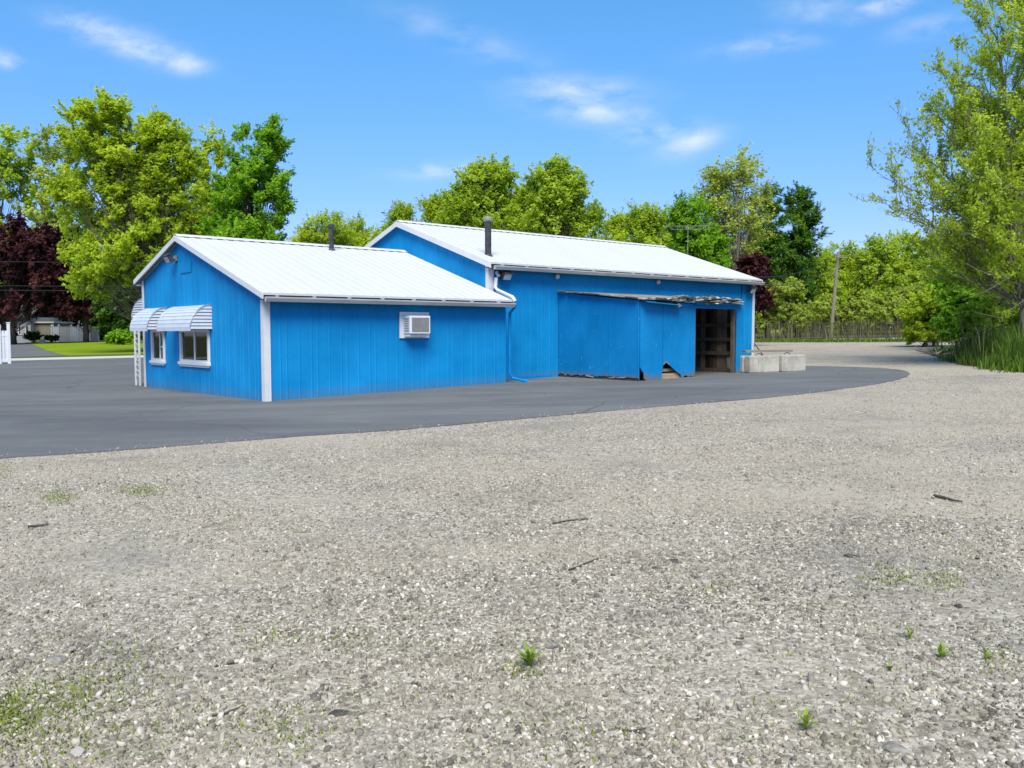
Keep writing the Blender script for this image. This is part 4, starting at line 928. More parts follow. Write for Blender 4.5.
tree('pine_tree', 'dark green pine with spreading upswept boughs nearest the leaning utility pole', 'tree', 798, 72, [(800, 205, 17, 22), (802, 230, 22, 26), (795, 260, 24, 32), (792, 290, 22, 25)], M['needle'], M['bark_dark'], 120, 210, 0.9, 0.34, 0.09, 0.2, 42, align=0.7, outward=1.5, upw=0.8, edge=0.4)
tree('purple_tree', 'small dark purple tree behind the right corner of the hall', 'tree', 752, 52, [(752, 275, 17, 22), (752, 300, 18, 22)], M['leaf_purple'], M['bark_dark'], 60, 170, 0.7, 0.24, 0.15, 0.14, 43)
# scrub behind the wire fence
scr = [(783, 67, [(783, 300, 22, 24), (790, 318, 24, 18)], 'leaf_brush', 'low light scrub tree beside the hall corner, first in the row'),
       (815, 74, [(812, 272, 24, 28), (818, 300, 24, 26)], 'leaf_mid', 'scrub tree directly left of the leaning utility pole'),
       (845, 78, [(845, 262, 26, 22), (842, 290, 28, 28)], 'leaf_yellow', 'yellow scrub tree directly behind the leaning utility pole top'),
       (878, 76, [(878, 258, 26, 22), (876, 288, 30, 30)], 'leaf_mid', 'scrub tree standing right of the pole with a rounded top'),
       (908, 80, [(908, 250, 28, 20), (902, 280, 30, 30)], 'leaf_yellow', 'highest yellowish scrub tree midway between pole and big right tree'),
       (938, 74, [(938, 256, 26, 24), (930, 290, 30, 30)], 'leaf_mid', 'scrub tree just left of the big right tree foliage'),
       (905, 66, [(905, 300, 26, 20), (888, 312, 24, 18)], 'leaf_brush', 'front scrub thicket in the middle of the wire fence'),
       (862, 66, [(862, 312, 22, 16), (848, 318, 18, 12)], 'leaf_brush', 'front scrub thicket right of the leaning pole foot'),
       (822, 65.5, [(822, 314, 20, 16), (808, 320, 16, 12)], 'leaf_brush', 'front scrub thicket left of the leaning pole foot')]
for i, (px, Y, lo, lf, lb) in enumerate(scr):
    tree('scrub_tree', lb, 'scrub tree', px, Y, lo, M[lf], M['bark_pale'], 110 if Y > 70 else 80, 140, 0.9 if Y > 70 else 0.6, 0.27, 0.13, 0.10, 60+i, stems=3, edge=0.5)
tree('arching_shrub', 'bright yellow-green shrub at the right end of the wire fence beside tall grass', 'shrub', 930, 46, [(928, 308, 26, 16), (945, 300, 22, 20), (915, 318, 16, 12), (932, 326, 26, 14), (952, 322, 18, 18), (930, 338, 26, 8), (912, 334, 14, 8)], M['leaf_yellow'], M['bark_pale'], 150, 130, 0.5, 0.20, 0.10, 0.07, 80, stems=4, outward=1.2)
tree('dense_tree', 'dark green dense tree in the shade behind the big right tree', 'tree', 985, 40, [(985, 270, 45, 42), (1030, 260, 55, 70), (960, 290, 25, 30), (1060, 300, 50, 40), (1000, 225, 45, 40)], M['leaf_green'], M['bark_dark'], 150, 180, 0.75, 0.20, 0.12, 0.22, 81)
tree('leafy_shrub', 'broad-leaved shrub under the big right tree behind the tall grass', 'shrub', 985, 31.5, [(975, 322, 24, 20), (1010, 315, 30, 28), (1040, 320, 30, 30)], M['leaf_mid'], M['bark_pale'], 70, 130, 0.42, 0.14, 0.075, 0.05, 82, stems=4)

tree('dark_shrub', 'low green shrub filling the gap behind the tall grass under the big right tree', 'shrub', 962, 37, [(955, 328, 22, 18), (985, 330, 30, 20), (965, 310, 24, 20)], M['leaf_green'], M['bark_dark'], 90, 150, 0.5, 0.18, 0.10, 0.05, 83, stems=4)
# the big right-hand tree: several leaning stems, long arching branches with visible twigs
def grow_tree(base, targets, leaf, bark, seed, root):
    rng = np.random.default_rng(seed); rr = random.Random(seed)
    tb = MB(); P = []; D = []; T = []
    def spray(a, d, l_, r, lev, ct, dn):              # fine feathery shoots that keep their parent's direction
        n = 4; pts = [a]; dd = d.copy(); p = a.copy()
        for i in range(n):
            dd = (dd+Vector((rr.gauss(0, .13), rr.gauss(0, .13), rr.gauss(0.07, .10)))).normalized(); p = p+dd*(l_/n); pts.append(p.copy())
        tb.tube(pts, [r*(1-0.75*i/n)+0.0025 for i in range(n+1)], 3, False)
        m_ = max(1, int(l_*dn*rr.uniform(0.6, 1.4)*(19 if lev else 11)))
        for j in range(m_):
            t = rr.uniform(0.15, 1.0)*n; i = min(n-1, int(t)); q = pts[i].lerp(pts[i+1], t-i)
            P.append(q+Vector((rr.gauss(0, .045), rr.gauss(0, .045), rr.gauss(0, .045)))); D.append(dd.copy()); T.append(ct+rr.gauss(0, .16))
        if lev < 2:
            for j in range(rr.randint(3, 5) if lev == 0 else rr.randint(1, 3)):
                t = rr.uniform(0.2, 0.95)*n; i = min(n-1, int(t)); q = pts[i].lerp(pts[i+1], t-i)
                ax = Vector((rr.gauss(0, 1), rr.gauss(0, 1), rr.gauss(0.2, 0.7))).normalized()
                spray(q, (dd*1.25+ax*0.75).normalized(), l_*rr.uniform(0.4, 0.7), r*0.55, lev+1, ct, dn)
    def limb(start, tip, r0, lev, dn):
        L_ = (tip-start).length; n = 10 if lev == 0 else 6
        ctrl = start.lerp(tip, 0.45)+Vector((rr.gauss(0, .06)*L_, rr.gauss(0, .06)*L_, L_*0.08))
        pts = []
        for i in range(n+1):
            t = i/n; q = start*(1-t)**2+ctrl*2*t*(1-t)+tip*t*t
            pts.append(q+Vector((rr.gauss(0, .012), rr.gauss(0, .012), rr.gauss(0, .012)))*L_*0.5*(0 if i == 0 else 1))
        tb.tube(pts, [r0*(1-t/n)**0.85+0.005 for t in range(n+1)], 5, False)
        for j in range(int(L_*(1.5 if lev == 0 else 2.6))):
            t = rr.uniform(0.25, 1.0)*n; i = min(n-1, int(t)); q = pts[i].lerp(pts[i+1], t-i); d = (pts[i+1]-pts[i]).normalized()
            ax = Vector((rr.gauss(0, 1), rr.gauss(0, 1), rr.gauss(0.25, .7))).normalized()
            spray(q, (d*1.1+ax*0.9).normalized(), rr.uniform(0.5, 1.25), 0.009, 0, min(.95, max(.05, rr.gauss(0.5, 0.17))), dn)
        if lev == 0:
            for j in range(max(3, int(L_*0.95))):
                t = rr.uniform(0.25, 0.95)*n; i = min(n-1, int(t)); q = pts[i].lerp(pts[i+1], t-i); d = (pts[i+1]-pts[i]).normalized()
                ax = Vector((rr.gauss(0, 1), rr.gauss(0, 1), rr.gauss(0.3, .6))).normalized()
                limb(q, q+(d*1.1+ax*0.8).normalized()*L_*rr.uniform(0.16, 0.32), r0*0.38, 1, dn)
    for (start, tip, r0, dn) in targets: limb(start, tip, r0, 0, dn)
    tb.build('trunk', bark, root, smooth=True)
    P = np.array([tuple(p) for p in P]); D = np.array([tuple(d) for d in D])
    O = P-P.mean(0); O /= np.linalg.norm(O, axis=1, keepdims=True)+1e-6
    V, F, T = leaf_cloud(rng, P, D, np.array(T), 0.12, 0.065, 0.15, 0.5, O)
    np_mesh('crown', V, F, leaf, T, root)
tb_base = gp(1026, 29.0)
rt = thing('leaning_tree', 'large yellow-green tree with bare arching branches leaning in from the right edge', 'tree', tb_base, 0)
tg = []
fork = at(1020, 300, 29.0)-tb_base
tg.append((Vector((0, 0, -0.2)), at(1000, 120, 29.5)-tb_base, 0.17, 0.8))
rrt = random.Random(5)
for (px, py, dy, r, f) in [(876, 205, -0.5, 0.06, .3), (884, 182, -1.5, 0.055, .45), (892, 145, 0.5, 0.055, .5), (905, 108, -1, 0.06, .5), (932, 62, 0, 0.06, .6), (968, 6, -1, 0.07, .7), (1004, -6, 0, 0.07, .8), (1030, 40, -2, 0.06, .7),
                           (905, 160, 1.5, 0.045, .5), (930, 120, 1.8, 0.05, .6), (950, 175, -2.0, 0.05, .5), (960, 90, 2.0, 0.05, .6), (985, 120, -2.5, 0.05, .6), (920, 245, 0.8, 0.045, .3), (945, 225, -2.0, 0.05, .35),
                           (1050, 100, 1, 0.06, .6), (1075, 180, -1, 0.06, .5), (1090, 60, 1, 0.06, .6), (970, 210, 2.4, 0.05, .4), (1000, 190, -3, 0.05, .4), (1060, 250, -2, 0.05, .3), (900, 225, -1.2, 0.04, .3), (925, 200, 0, 0.04, .4), (985, 60, 1.4, 0.05, .7), (1010, 90, -1.2, .05, .6), (940, 150, -.5, .045, .5), (965, 140, .8, .045, .5), (1030, 150, 1.5, .05, .5), (895, 250, 1.5, .04, .3), (930, 275, -1.0, .04, .3), (960, 262, 1.6, .04, .3), (985, 245, -2.5, .04, .3), (912, 268, 3.0, .04, .3), (950, 285, 2.2, .04, .3), (872, 208, 1.5, .04, .3), (1000, 270, -2.5, .04, .3)]:
    s0 = Vector((0, 0, 0)).lerp(fork*1.0, min(1, 0.55+f)) if f < .45 else fork.lerp(at(1005, 200, 29.3)-tb_base, (f-.45)*2.2)
    tg.append((s0, at(px+24, py, 29.0+dy)-tb_base, r*0.85, 0.7 if px < 905 else 1.15))
grow_tree(tb_base, tg, M['leaf_willow'], M['bark_pale'], 77, rt)
# dead pale branches hanging low in the right foliage
db = MB()
for (a, b, c_) in [((1024, 268), (985, 292), (962, 300)), ((1020, 285), (978, 270), (955, 258)), ((1024, 300), (1000, 318), (975, 312))]:
    db.tube([at(a[0], a[1], 27.5), at(b[0], b[1], 27.2), at(c_[0], c_[1], 27.0)], [0.022, 0.013, 0.004], 5)
o = db.build('dead_branch', M['bark_pale'], rt); o.parent = rt; o.location = -tb_base

# far woodland behind everything: one unbroken mass
rng = np.random.default_rng(4)
def wood(name, px0, px1, Y0, Y1, top, n, mat, seed):
    rg = np.random.default_rng(seed); P = []; T = []
    for i in range(n):
        px = rg.uniform(px0, px1); Y = rg.uniform(Y0, Y1); b = gp(px, Y)
        h = (at(px, top+rg.normal(0, 8), Y).z-b.z); r = rg.uniform(1.6, 3.4)
        for j in range(5):
            c = np.array([b.x+rg.normal(0, r*.6), b.y+rg.normal(0, r*.6), b.z+h*rg.uniform(0.1, 0.98)])
            m_ = 60; d = rg.normal(size=(m_, 3)); d /= np.linalg.norm(d, axis=1, keepdims=True)
            P.append(c+d*rg.uniform(0.2, 1, (m_, 1))**.5*np.array([r*.55, r*.55, r*.5])); T.append(rg.normal(.5, .2)+rg.normal(0, .15, m_))
    P = np.concatenate(P); V, F, T = leaf_cloud(rg, P, np.zeros_like(P), np.concatenate(T), 0.75, 0.45)
    return np_mesh(name, V, F, mat, T)
tag(wood('far_woodland', 250, 1750, 92, 110, 275, 520, M['leaf_mid'], 1), 'continuous green woodland far behind the buildings', 'woodland', kind='stuff')
tag(wood('far_woodland', -330, 260, 128, 150, 266, 420, M['leaf_dark'], 2), 'continuous dark woodland behind the house across the street', 'woodland', kind='stuff')

# ------------------------------------------------------------------ tall grass, dry stalks, fence-side grass (stuff)
def blades(name, pts, h0, h1, wd, mat, seed, lean=0.25, hs=None):
    rg = np.random.default_rng(seed); pts = np.asarray(pts, float); n = len(pts)
    ang = rg.uniform(0, 2*math.pi, n); h = rg.uniform(h0, h1, n)*(1.0 if hs is None else np.asarray(hs)); ln_ = rg.normal(0, lean, n)*h
    d = np.stack([np.cos(ang), np.sin(ang), np.zeros(n)], 1); s = np.stack([-np.sin(ang), np.cos(ang), np.zeros(n)], 1)
    up = np.array([0, 0, 1.0]); w_ = (wd*rg.uniform(0.6, 1.3, n))[:, None]; h = h[:, None]; ln_ = ln_[:, None]
    b0 = pts-s*w_/2; b1 = pts+s*w_/2; m0 = pts+up*h*0.6+d*ln_*0.35-s*w_*.4; m1 = pts+up*h*0.6+d*ln_*0.35+s*w_*.4; t0 = pts+up*h+d*ln_-s*w_*.06; t1 = pts+up*h+d*ln_+s*w_*.06
    V = np.stack([b0, b1, m0, m1, t0, t1], 1).reshape(-1, 3); k = np.arange(n)*6
    F = np.concatenate([np.stack([k, k+1, k+3, k+2], 1), np.stack([k+2, k+3, k+5, k+4], 1)])
    tn = np.clip(rg.normal(.5, .22, n), 0, 1)
    return np_mesh(name, V, F, mat, np.concatenate([tn, tn]))
rg = np.random.default_rng(8); pts = []; hs = []
for i in range(10000):
    t = rg.uniform(0, 1); a = Vector((14.25, 24.9, 0)).lerp(Vector((15.9, 31.6, 0)), t)
    off = abs(rg.normal(0, 1.3)) if rg.random() < 0.75 else rg.uniform(0, 6)
    x = a.x+off*0.97+0.28*math.sin(t*17)+0.2*math.sin(t*41+1)+rg.normal(0, 0.12); y = a.y-off*0.2+rg.normal(0, 0.2)
    pts.append((x, y, ground_z(x, y))); hs.append(min(1.0, 0.32+off*0.75)*(0.85+0.3*math.sin(t*23+off*2)**2)*rg.uniform(0.6, 1.15))
tag(blades('tall_grass', pts, 0.6, 1.25, 0.035, M['reed'], 5, 0.36, hs), 'tall green grass along the right edge of the gravel', 'grass', kind='stuff')
pts = []
for i in range(1500):
    t = rg.uniform(0, 1); a = Vector((14.2, 24.7, 0)).lerp(Vector((20.0, 41.0, 0)), t); x = a.x+rg.normal(0.1, 0.35); y = a.y
    pts.append((x, y, ground_z(x, y)))
for i in range(4200):
    t = rg.uniform(0, 1); a = Vector((11.0, 65.6, 0)).lerp(Vector((24.8, 55.2, 0)), t); x = a.x+rg.normal(-0.2, 0.45); y = a.y+rg.normal(-0.2, 0.45)
    pts.append((x, y, ground_z(x, y)))
tag(blades('short_grass', pts, 0.08, 0.3, 0.04, M['grass'], 6, 0.5), 'thin fringe of short grass along the gravel edges', 'grass', kind='stuff')
pts = []
for i in range(800):
    t = rg.uniform(0, 1); a = Vector((12.0, 66.0, 0)).lerp(Vector((25.9, 55.0, 0)), t); o_ = abs(rg.normal(0, 1.1))+0.2; x = a.x+o_*0.5; y = a.y+o_*0.9
    pts.append((x, y, ground_z(x, y)))
for i in range(260):
    x = rg.uniform(15.0, 19); y = rg.uniform(25, 32); pts.append((x, y, ground_z(x, y)))
tag(blades('dry_stalks', pts, 0.5, 1.9, 0.03, M['dry'], 7, 0.35), 'dry tan stalks standing along the wire fence', 'dry stalks', kind='stuff')

# ------------------------------------------------------------------ wire fence, utility pole, cables, antenna
fA, fB = Vector((10.5, 66.4, 0)), Vector((25.6, 54.6, 0)); fL = (fB-fA).length; fd = (fB-fA).normalized()
fence = thing('wire_fence', 'low chain-link fence with dark posts in front of the scrub', 'fence', (fA.x, fA.y, ground_z(fA.x, fA.y)))
f0 = fence.location
def fp(s, h):
    p = fA+fd*s; return Vector((p.x-f0.x, p.y-f0.y, ground_z(p.x, p.y)-f0.z+h))
FH = 1.22; np_ = 8
for i in range(np_+1):
    s = fL*i/np_; q = MB(); q.tube([fp(s, -0.1), fp(s, FH+0.06)], 0.032, 6); q.build('post', M['chainlink'], fence)
q = MB(); q.tube([fp(0, FH), fp(fL, FH)], 0.021, 5); q.build('top_rail', M['chainlink'], fence)
q = MB(); s = -FH
while s < fL:
    for sg in (0, 1):
        a0 = max(0.0, s); a1 = min(fL, s+FH)
        z0, z1 = (a0-s), (a1-s)
        if sg: z0, z1 = FH-z0, FH-z1
        if a1 > a0: q.tube([fp(a0, max(0.03, z0)), fp(a1, max(0.03, z1))], 0.0035, 3, False)
    s += 0.11
q.build('mesh', M['chainlink'], fence)
pb = gp(830, 60.4); ptop = at(838.5, 252, 60.0)
pole = thing('utility_pole', 'leaning grey wooden utility pole in front of the scrub', 'utility pole', pb)
q = MB(); q.tube([(0, 0, -0.4), tuple(ptop-pb)], [0.135, 0.095], 10); q.build('shaft', M['pole_wood'], pole)
q = MB(); t_ = ptop-pb; q.tube([t_+Vector((-0.35, -0.16, -0.35)), t_+Vector((0.45, -0.16, -0.40))], 0.032, 6); q.build('crossarm', M['pole_wood'], pole)
for dx in (-0.3, 0.45):
    q = MB(); q.tube([t_+Vector((dx, -0.16, -0.36)), t_+Vector((dx, -0.16, -0.2))], [0.03, 0.045], 8); q.build('insulator', M['grey_metal'], pole)
def cable(name, label, a, b, sag, r=0.012, group=None):
    a = Vector(a); b = Vector(b); q = MB(); pts = []
    for i in range(17):
        t = i/16; p = a.lerp(b, t); p.z -= sag*4*t*(1-t); pts.append(p)
    q.tube(pts, r, 4); o = q.build(name, M['wire']); tag(o, label, 'cable', group); return o
hc = bw(UE+0.03, C2+0.8, 3.75)
cable('service_cable', 'upper service cable from the leaning pole to the hall corner', ptop+Vector((-0.3, -0.16, -0.25)), hc+Vector((0, 0, 0.12)), 0.5, 0.014)
cable('service_cable', 'lower service cable from the leaning pole to the hall corner', ptop+Vector((0.0, -0.16, -0.6)), hc, 0.8, 0.014)
cable('service_cable', 'cable running from the leaning pole into the trees on the right', ptop+Vector((0.45, -0.16, -0.22)), at(1010, 285, 46), 0.6, 0.014)
sd_ = Vector((6.64, 1.14, 0)).normalized()
for (py, lb) in ((262, 'highest overhead cable crossing the purple trees'), (286, 'middle overhead cable crossing the purple trees'), (290.5, 'lowest overhead cable crossing the purple trees')):
    c = at(40, py, 57); cable('overhead_cable', lb, c-sd_*45, c+sd_*42, 0.0, 0.017)
an = at(688, 226, 46.0); ag = Vector((an.x, an.y, ground_z(an.x, an.y)))
ant = thing('antenna', 'grey rooftop-height television antenna with many short rods above hall roof', 'antenna', ag)
q = MB(); q.tube([(0, 0, -0.2), (0, 0, an.z-ag.z+0.1)], 0.014, 6); q.build('mast', M['grey_metal'], ant)
q = MB(); hz_ = an.z-ag.z
q.tube([(-1.15, 0, hz_), (1.15, 0, hz_)], 0.011, 5)
for i in range(9):
    x = -1.1+i*0.275; l_ = 0.30+0.03*i
    q.tube([(x, -0.55-l_*.3, hz_+0.01), (x, 0.55+l_*.3, hz_+0.01)], 0.008, 4); q.tube([(x, 0, hz_), (x, 0, hz_-0.16-0.02*(i % 3))], 0.007, 4)
q.tube([(-0.9, 0, hz_-0.18), (1.15, 0, hz_-0.16)], 0.010, 4)
q.build('boom', M['grey_metal'], ant)

# ------------------------------------------------------------------ across the street: gate, house, yard fence
ga = gp(8.5, 47.7)
gdir = Vector((-0.80, -0.60, 0)); gl = 5.2
gate = thing('vinyl_fence', 'white vinyl picket fence panel with end post at the left frame edge', 'fence', ga)
def gpnt(s, h): p = ga+gdir*s; return Vector((gdir.x*s, gdir.y*s, ground_z(p.x, p.y)-ga.z+h))
rotg = Matrix.Rotation(math.atan2(gdir.y, gdir.x), 3, 'Z')
q = MB(); q.box(gpnt(0, 1.08), (0.15, 0.15, 2.24), rotg); q.box(gpnt(0, 2.22), (0.19, 0.19, 0.05), rotg); q.build('post', M['vinyl'], gate, bevel=0.01)
q = MB(); q.box(gpnt(0.42, 1.05), (0.11, 0.11, 2.18), rotg); q.build('post', M['vinyl'], gate, bevel=0.01)
q = MB()
for hz_ in (0.25, 1.62): q.box(gpnt(gl/2, hz_), (gl, 0.05, 0.14), rotg)
q.build('rail', M['vinyl'], gate)
q = MB(); s = 0.12
while s < gl: q.box(gpnt(s, 0.95), (0.125, 0.03, 1.70), rotg); s += 0.145
q.build('pickets', M['vinyl'], gate)

HY = 116.0; hp = gp(14, HY); HS = HY/FPX
house = thing('house', 'grey house with white door and dark shingle roof behind the purple tree', 'house', hp)
def hx(px): return at(px, 335, HY).x-hp.x
def hz(py): return at(14, py, HY).z-hp.z
q = MB(); q.bb((hx(-90), 0, -0.3), (hx(31), 8, hz(317))); q.build('wall', M['house_wall'], house)
q = MB(); q.prism([(-0.6, hz(317)-0.1), (4, hz(317)+2.4), (8.6, hz(317)-0.1), (8.6, hz(317)+0.08), (4, hz(317)+2.6), (-0.6, hz(317)+0.08)], 'x', hx(-93), hx(33)); q.build('roof', M['house_roof'], house)
q = MB(); q.bb((hx(9), -0.09, -0.1), (hx(16.5), -0.02, hz(324))); dr = q.build('door', M['white'], house)
q = MB(); q.bb((hx(10.7), -0.11, hz(334)), (hx(14.6), -0.092, hz(326))); q.build('pane', M['glass'], dr)
q = MB(); q.bb((hx(10.7), -0.091, hz(334)), (hx(14.6), -0.0905, hz(326))); q.build('backing', M['dark'], dr)
for (a, b) in ((18.5, 22), (25.5, 30), (-20, -12)):
    q = MB(); q.bb((hx(a), -0.08, hz(335)), (hx(b), -0.02, hz(325))); wn = q.build('window', M['white'], house)
    q = MB(); q.bb((hx(a)+0.12, -0.10, hz(334)), (hx(b)-0.12, -0.082, hz(326))); q.build('pane', M['glass'], wn)
q = MB(); q.bb((hx(8.5), -0.5, -0.2), (hx(17), -0.1, 0.15)); q.build('step', M['street'], house)
sp_ = gp(40, HY+1)
shd = thing('garden_shed', 'tan flat-roofed outbuilding between the grey house and white yard fence', 'shed', sp_)
q = MB(); x0, x1 = at(31, 335, HY).x-sp_.x, at(50, 335, HY).x-sp_.x; hh = at(40, 323, HY).z-sp_.z
q.bb((x0, 0, -0.3), (x1, 5, hh)); q.build('wall', M['tan_wall'], shd)
q = MB(); q.bb((x0-0.15, -0.25, hh), (x1+0.15, 5.2, hh+0.2)); q.build('roof', M['street'], shd)
q = MB(); q.bb((x1-0.15, -0.06, -0.2), (x1+0.02, -0.01, hh-0.02)); q.build('corner_trim', M['white'], shd)
FY = 115.0; fb = gp(52, FY)
yf = thing('yard_fence', 'white and grey vinyl yard fence panels under the purple trees', 'fence', fb)
def yx(px): return at(px, 335, FY).x-fb.x
yz = lambda py: at(52, py, FY).z-fb.z
edges = [52, 59, 71.5, 78.5, 84.5, 90, 98.5]
M['vinyl_grey'] = simple('grey_vinyl_panel', (0.42, 0.41, 0.40), 0.6, 0.06, 2); M['vinyl_tan'] = simple('tan_vinyl_panel', (0.34, 0.31, 0.26), 0.6, 0.06, 2)
def yp(px):                                           # fence line steps back slightly to the right
    p = gp(px, FY); return Vector((p.x-fb.x, 0, p.z-fb.z))
for a, b, mt in zip(edges, edges[1:], ('vinyl', 'vinyl_grey', 'vinyl', 'vinyl', 'bark_dark', 'vinyl_tan')):
    if mt == 'bark_dark': continue
    z0 = min(yp(a).z, yp(b).z); q = MB()
    x = yx(a)+0.1
    while x < yx(b)-0.1: q.bb((x, -0.02, z0+0.05), (min(x+0.28, yx(b)-0.08), 0.02, yz(327.3))); x += 0.30
    q.bb((yx(a), -0.035, yz(327.3)), (yx(b), 0.035, yz(326.6))); q.build('panel', M[mt], yf)
for e in edges:
    q = MB(); z0 = yp(e).z; q.bb((yx(e)-0.08, -0.08, z0-0.2), (yx(e)+0.08, 0.08, yz(326))); q.prism([(yx(e)-0.12, yz(326)), (yx(e)+0.12, yz(326)), (yx(e), yz(324.4))], 'y', -0.12, 0.12); q.build('post', M['vinyl'], yf)
ub = gp(42.5, 109.5); q = MB(); q.bb((-0.22, -0.2, -0.05), (0.22, 0.2, 0.42)); q.prism([(-0.25, 0.42), (0.25, 0.42), (0.18, 0.5), (-0.18, 0.5)], 'y', -0.23, 0.23); o = q.build('utility_box', M['white']); o.location = ub
tag(o, 'small white utility box on the lawn edge before the clipped shrubs', 'utility box')

# ------------------------------------------------------------------ gravel stones (stuff), larger rocks, twigs, weeds
def stones(n_near, seed):
    rg = np.random.default_rng(seed)
    n = n_near
    # density thins out with distance; only the wedge in front of the camera
    y = 2.75+27*(1-np.sqrt(1-rg.uniform(0, 0.985, n)))
    x = rg.uniform(-1, 1, n)*(y*0.66+0.5)
    # clumpy: drop stones out of sandy lanes
    cl_ = np.sin(x*1.1+np.sin(y*0.8)*1.7)*np.sin(y*0.9+x*0.35)+0.5*np.sin(x*2.7+y*1.9)
    keep = rg.uniform(0, 1, n) < np.clip(0.72+0.38*cl_, 0.22, 1)
    # stay off the asphalt
    edge = np.interp(x, [-14, -6.9, -4.57, -1.8, 0, 2.66, 5.18, 7.23, 9.1, 11.8, 14], [10.4, 11.84, 12.87, 14.1, 15.3, 17, 18.42, 20, 21.8, 26, 40])
    over = y-edge; keep &= (over < 0) | (rg.uniform(0, 1, n) < 0.22*np.exp(-np.maximum(over, 0)/0.22))
    x, y = x[keep], y[keep]; n = len(x)
    z = GX*x+GY*y+0.004+0.018*((y-np.interp(x, [-14, -6.9, -4.57, -1.8, 0, 2.66, 5.18, 7.23, 9.1, 11.8, 14], [10.4, 11.84, 12.87, 14.1, 15.3, 17, 18.42, 20, 21.8, 26, 40])) > 0)
    r = np.exp(rg.normal(math.log(0.0078), 0.42, n)); r = np.clip(r, 0.004, 0.022)
    ht = r*rg.uniform(0.4, 1.0, n); asp = rg.uniform(0.38, 0.95, n); ang = rg.uniform(0, 2*math.pi, n)
    K = 6; a = np.arange(K)*2*math.pi/K
    ra = rg.uniform(0.62, 1.3, (n, K)); rb = ra*rg.uniform(0.35, 0.9, (n, K))
    tilt = rg.normal(0, 0.36, (n, 2))
    def ring(rad, zz):
        lx = np.cos(a)[None]*rad*r[:, None]; ly = np.sin(a)[None]*rad*r[:, None]*asp[:, None]
        X = lx*np.cos(ang)[:, None]-ly*np.sin(ang)[:, None]; Yy = lx*np.sin(ang)[:, None]+ly*np.cos(ang)[:, None]
        Z = zz+tilt[:, :1]*X+tilt[:, 1:]*Yy
        return np.stack([x[:, None]+X, y[:, None]+Yy, z[:, None]+Z], 2)
    lo = ring(ra*0.9, np.full((n, K), -0.004)); md = ring(ra, (ht*0.4)[:, None]*np.ones((1, K))); hi = ring(rb, ht[:, None]*rg.uniform(0.8, 1.1, (n, K)))
    V = np.concatenate([lo, md, hi], 1).reshape(-1, 3)
    b = (np.arange(n)*3*K)[:, None]; i = np.arange(K)[None]; j = (i+1) % K
    q1 = np.stack([b+i, b+j, b+K+j, b+K+i], 2).reshape(-1, 4); q2 = np.stack([b+K+i, b+K+j, b+2*K+j, b+2*K+i], 2).reshape(-1, 4)
    cap1 = np.concatenate([b+2*K, b+2*K+1, b+2*K+2, b+2*K+3], 1); cap2 = np.concatenate([b+2*K, b+2*K+3, b+2*K+4, b+2*K+5], 1)
    tn = np.clip(rg.beta(1.7, 1.6, n), 0, 1)
    for (cx_, cy_, cr_) in [(0.95, 6.1, 0.32), (1.55, 5.55, 0.3), (2.1, 6.3, 0.4), (-2.2, 4.6, 0.3), (-0.75, 3.9, 0.22), (1.0, 5.2, 0.25), (2.35, 5.2, 0.3), (-1.0, 6.6, 0.5), (3.2, 7.5, 0.6), (-3.6, 7.2, 0.5), (0.2, 8.6, 0.7), (2.0, 3.6, 0.25), (-1.6, 3.5, 0.2)]:
        dd_ = np.exp(-(((x-cx_)/cr_)**2+((y-cy_)/(cr_*0.8))**2)); hit = rg.uniform(0, 1, n) < dd_*0.55; tn[hit] *= 0.3
    tn[rg.uniform(0, 1, n) < 0.09] *= 0.2
    F = np.concatenate([q1, q2, cap1]); tone = np.concatenate([np.repeat(tn, K), np.repeat(tn, K), tn])
    F = np.concatenate([F, cap2]); tone = np.concatenate([tone, tn])
    return np_mesh('gravel_stones', V, F, M['stone'], tone)
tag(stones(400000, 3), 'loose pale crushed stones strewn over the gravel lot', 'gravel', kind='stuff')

def rock(px, py, r, mat, label, seed, flat=0.5):
    Y = CAM.z*1.0
    lo_, hi_ = 2.0, 60.0
    for _ in range(40):
        mdl = (lo_+hi_)/2; p = at(px, py, mdl)
        if p.z > ground_z(p.x, p.y): lo_ = mdl
        else: hi_ = mdl
    p = at(px, py, lo_); rg_ = random.Random(seed)
    import bmesh
    bm = bmesh.new(); bmesh.ops.create_icosphere(bm, subdivisions=2, radius=r*0.85)
    sx, sy = rg_.uniform(0.8, 1.5), rg_.uniform(0.7, 1.1)
    for v in bm.verts:
        n = mnoise.noise(v.co*(1.1/r)+Vector((seed*3.1, 0, 0)))
        v.co *= 1+0.6*n; v.co.x *= sx; v.co.y *= sy; v.co.z *= flat
    me = bpy.data.meshes.new('rock'); bm.to_mesh(me); bm.free(); me.materials.append(mat)
    o = bpy.data.objects.new('rock', me); col.objects.link(o); o.location = (p.x, p.y, ground_z(p.x, p.y)+r*flat*0.35); o.rotation_euler = (0, 0, rg_.uniform(0, 6))
    return tag(o, label, 'rock')
M['rock_dark'] = simple('dark_asphalt_lump', (0.07, 0.066, 0.06), 0.9, 0.5, 40, 0.6, spec=0.05); M['rock_grey'] = simple('grey_rock', (0.20, 0.188, 0.165), 0.9, 0.4, 35, 0.6, spec=0.05); M['rock_white'] = simple('white_rock', (0.33, 0.31, 0.275), 0.85, 0.12, 30, 0.4)
rock(56, 662, 0.055, M['rock_grey'], 'grey rock at the left among moss patches', 1, 0.45); rock(340, 715, 0.032, M['rock_dark'], 'dark lump near the bottom left of centre', 2)
rock(704, 584, 0.036, M['rock_white'], 'whitest rock right of centre beside dark pebbles', 3, 0.7); rock(655, 569, 0.03, M['rock_dark'], 'dark pebble left of the whitest rock', 4)
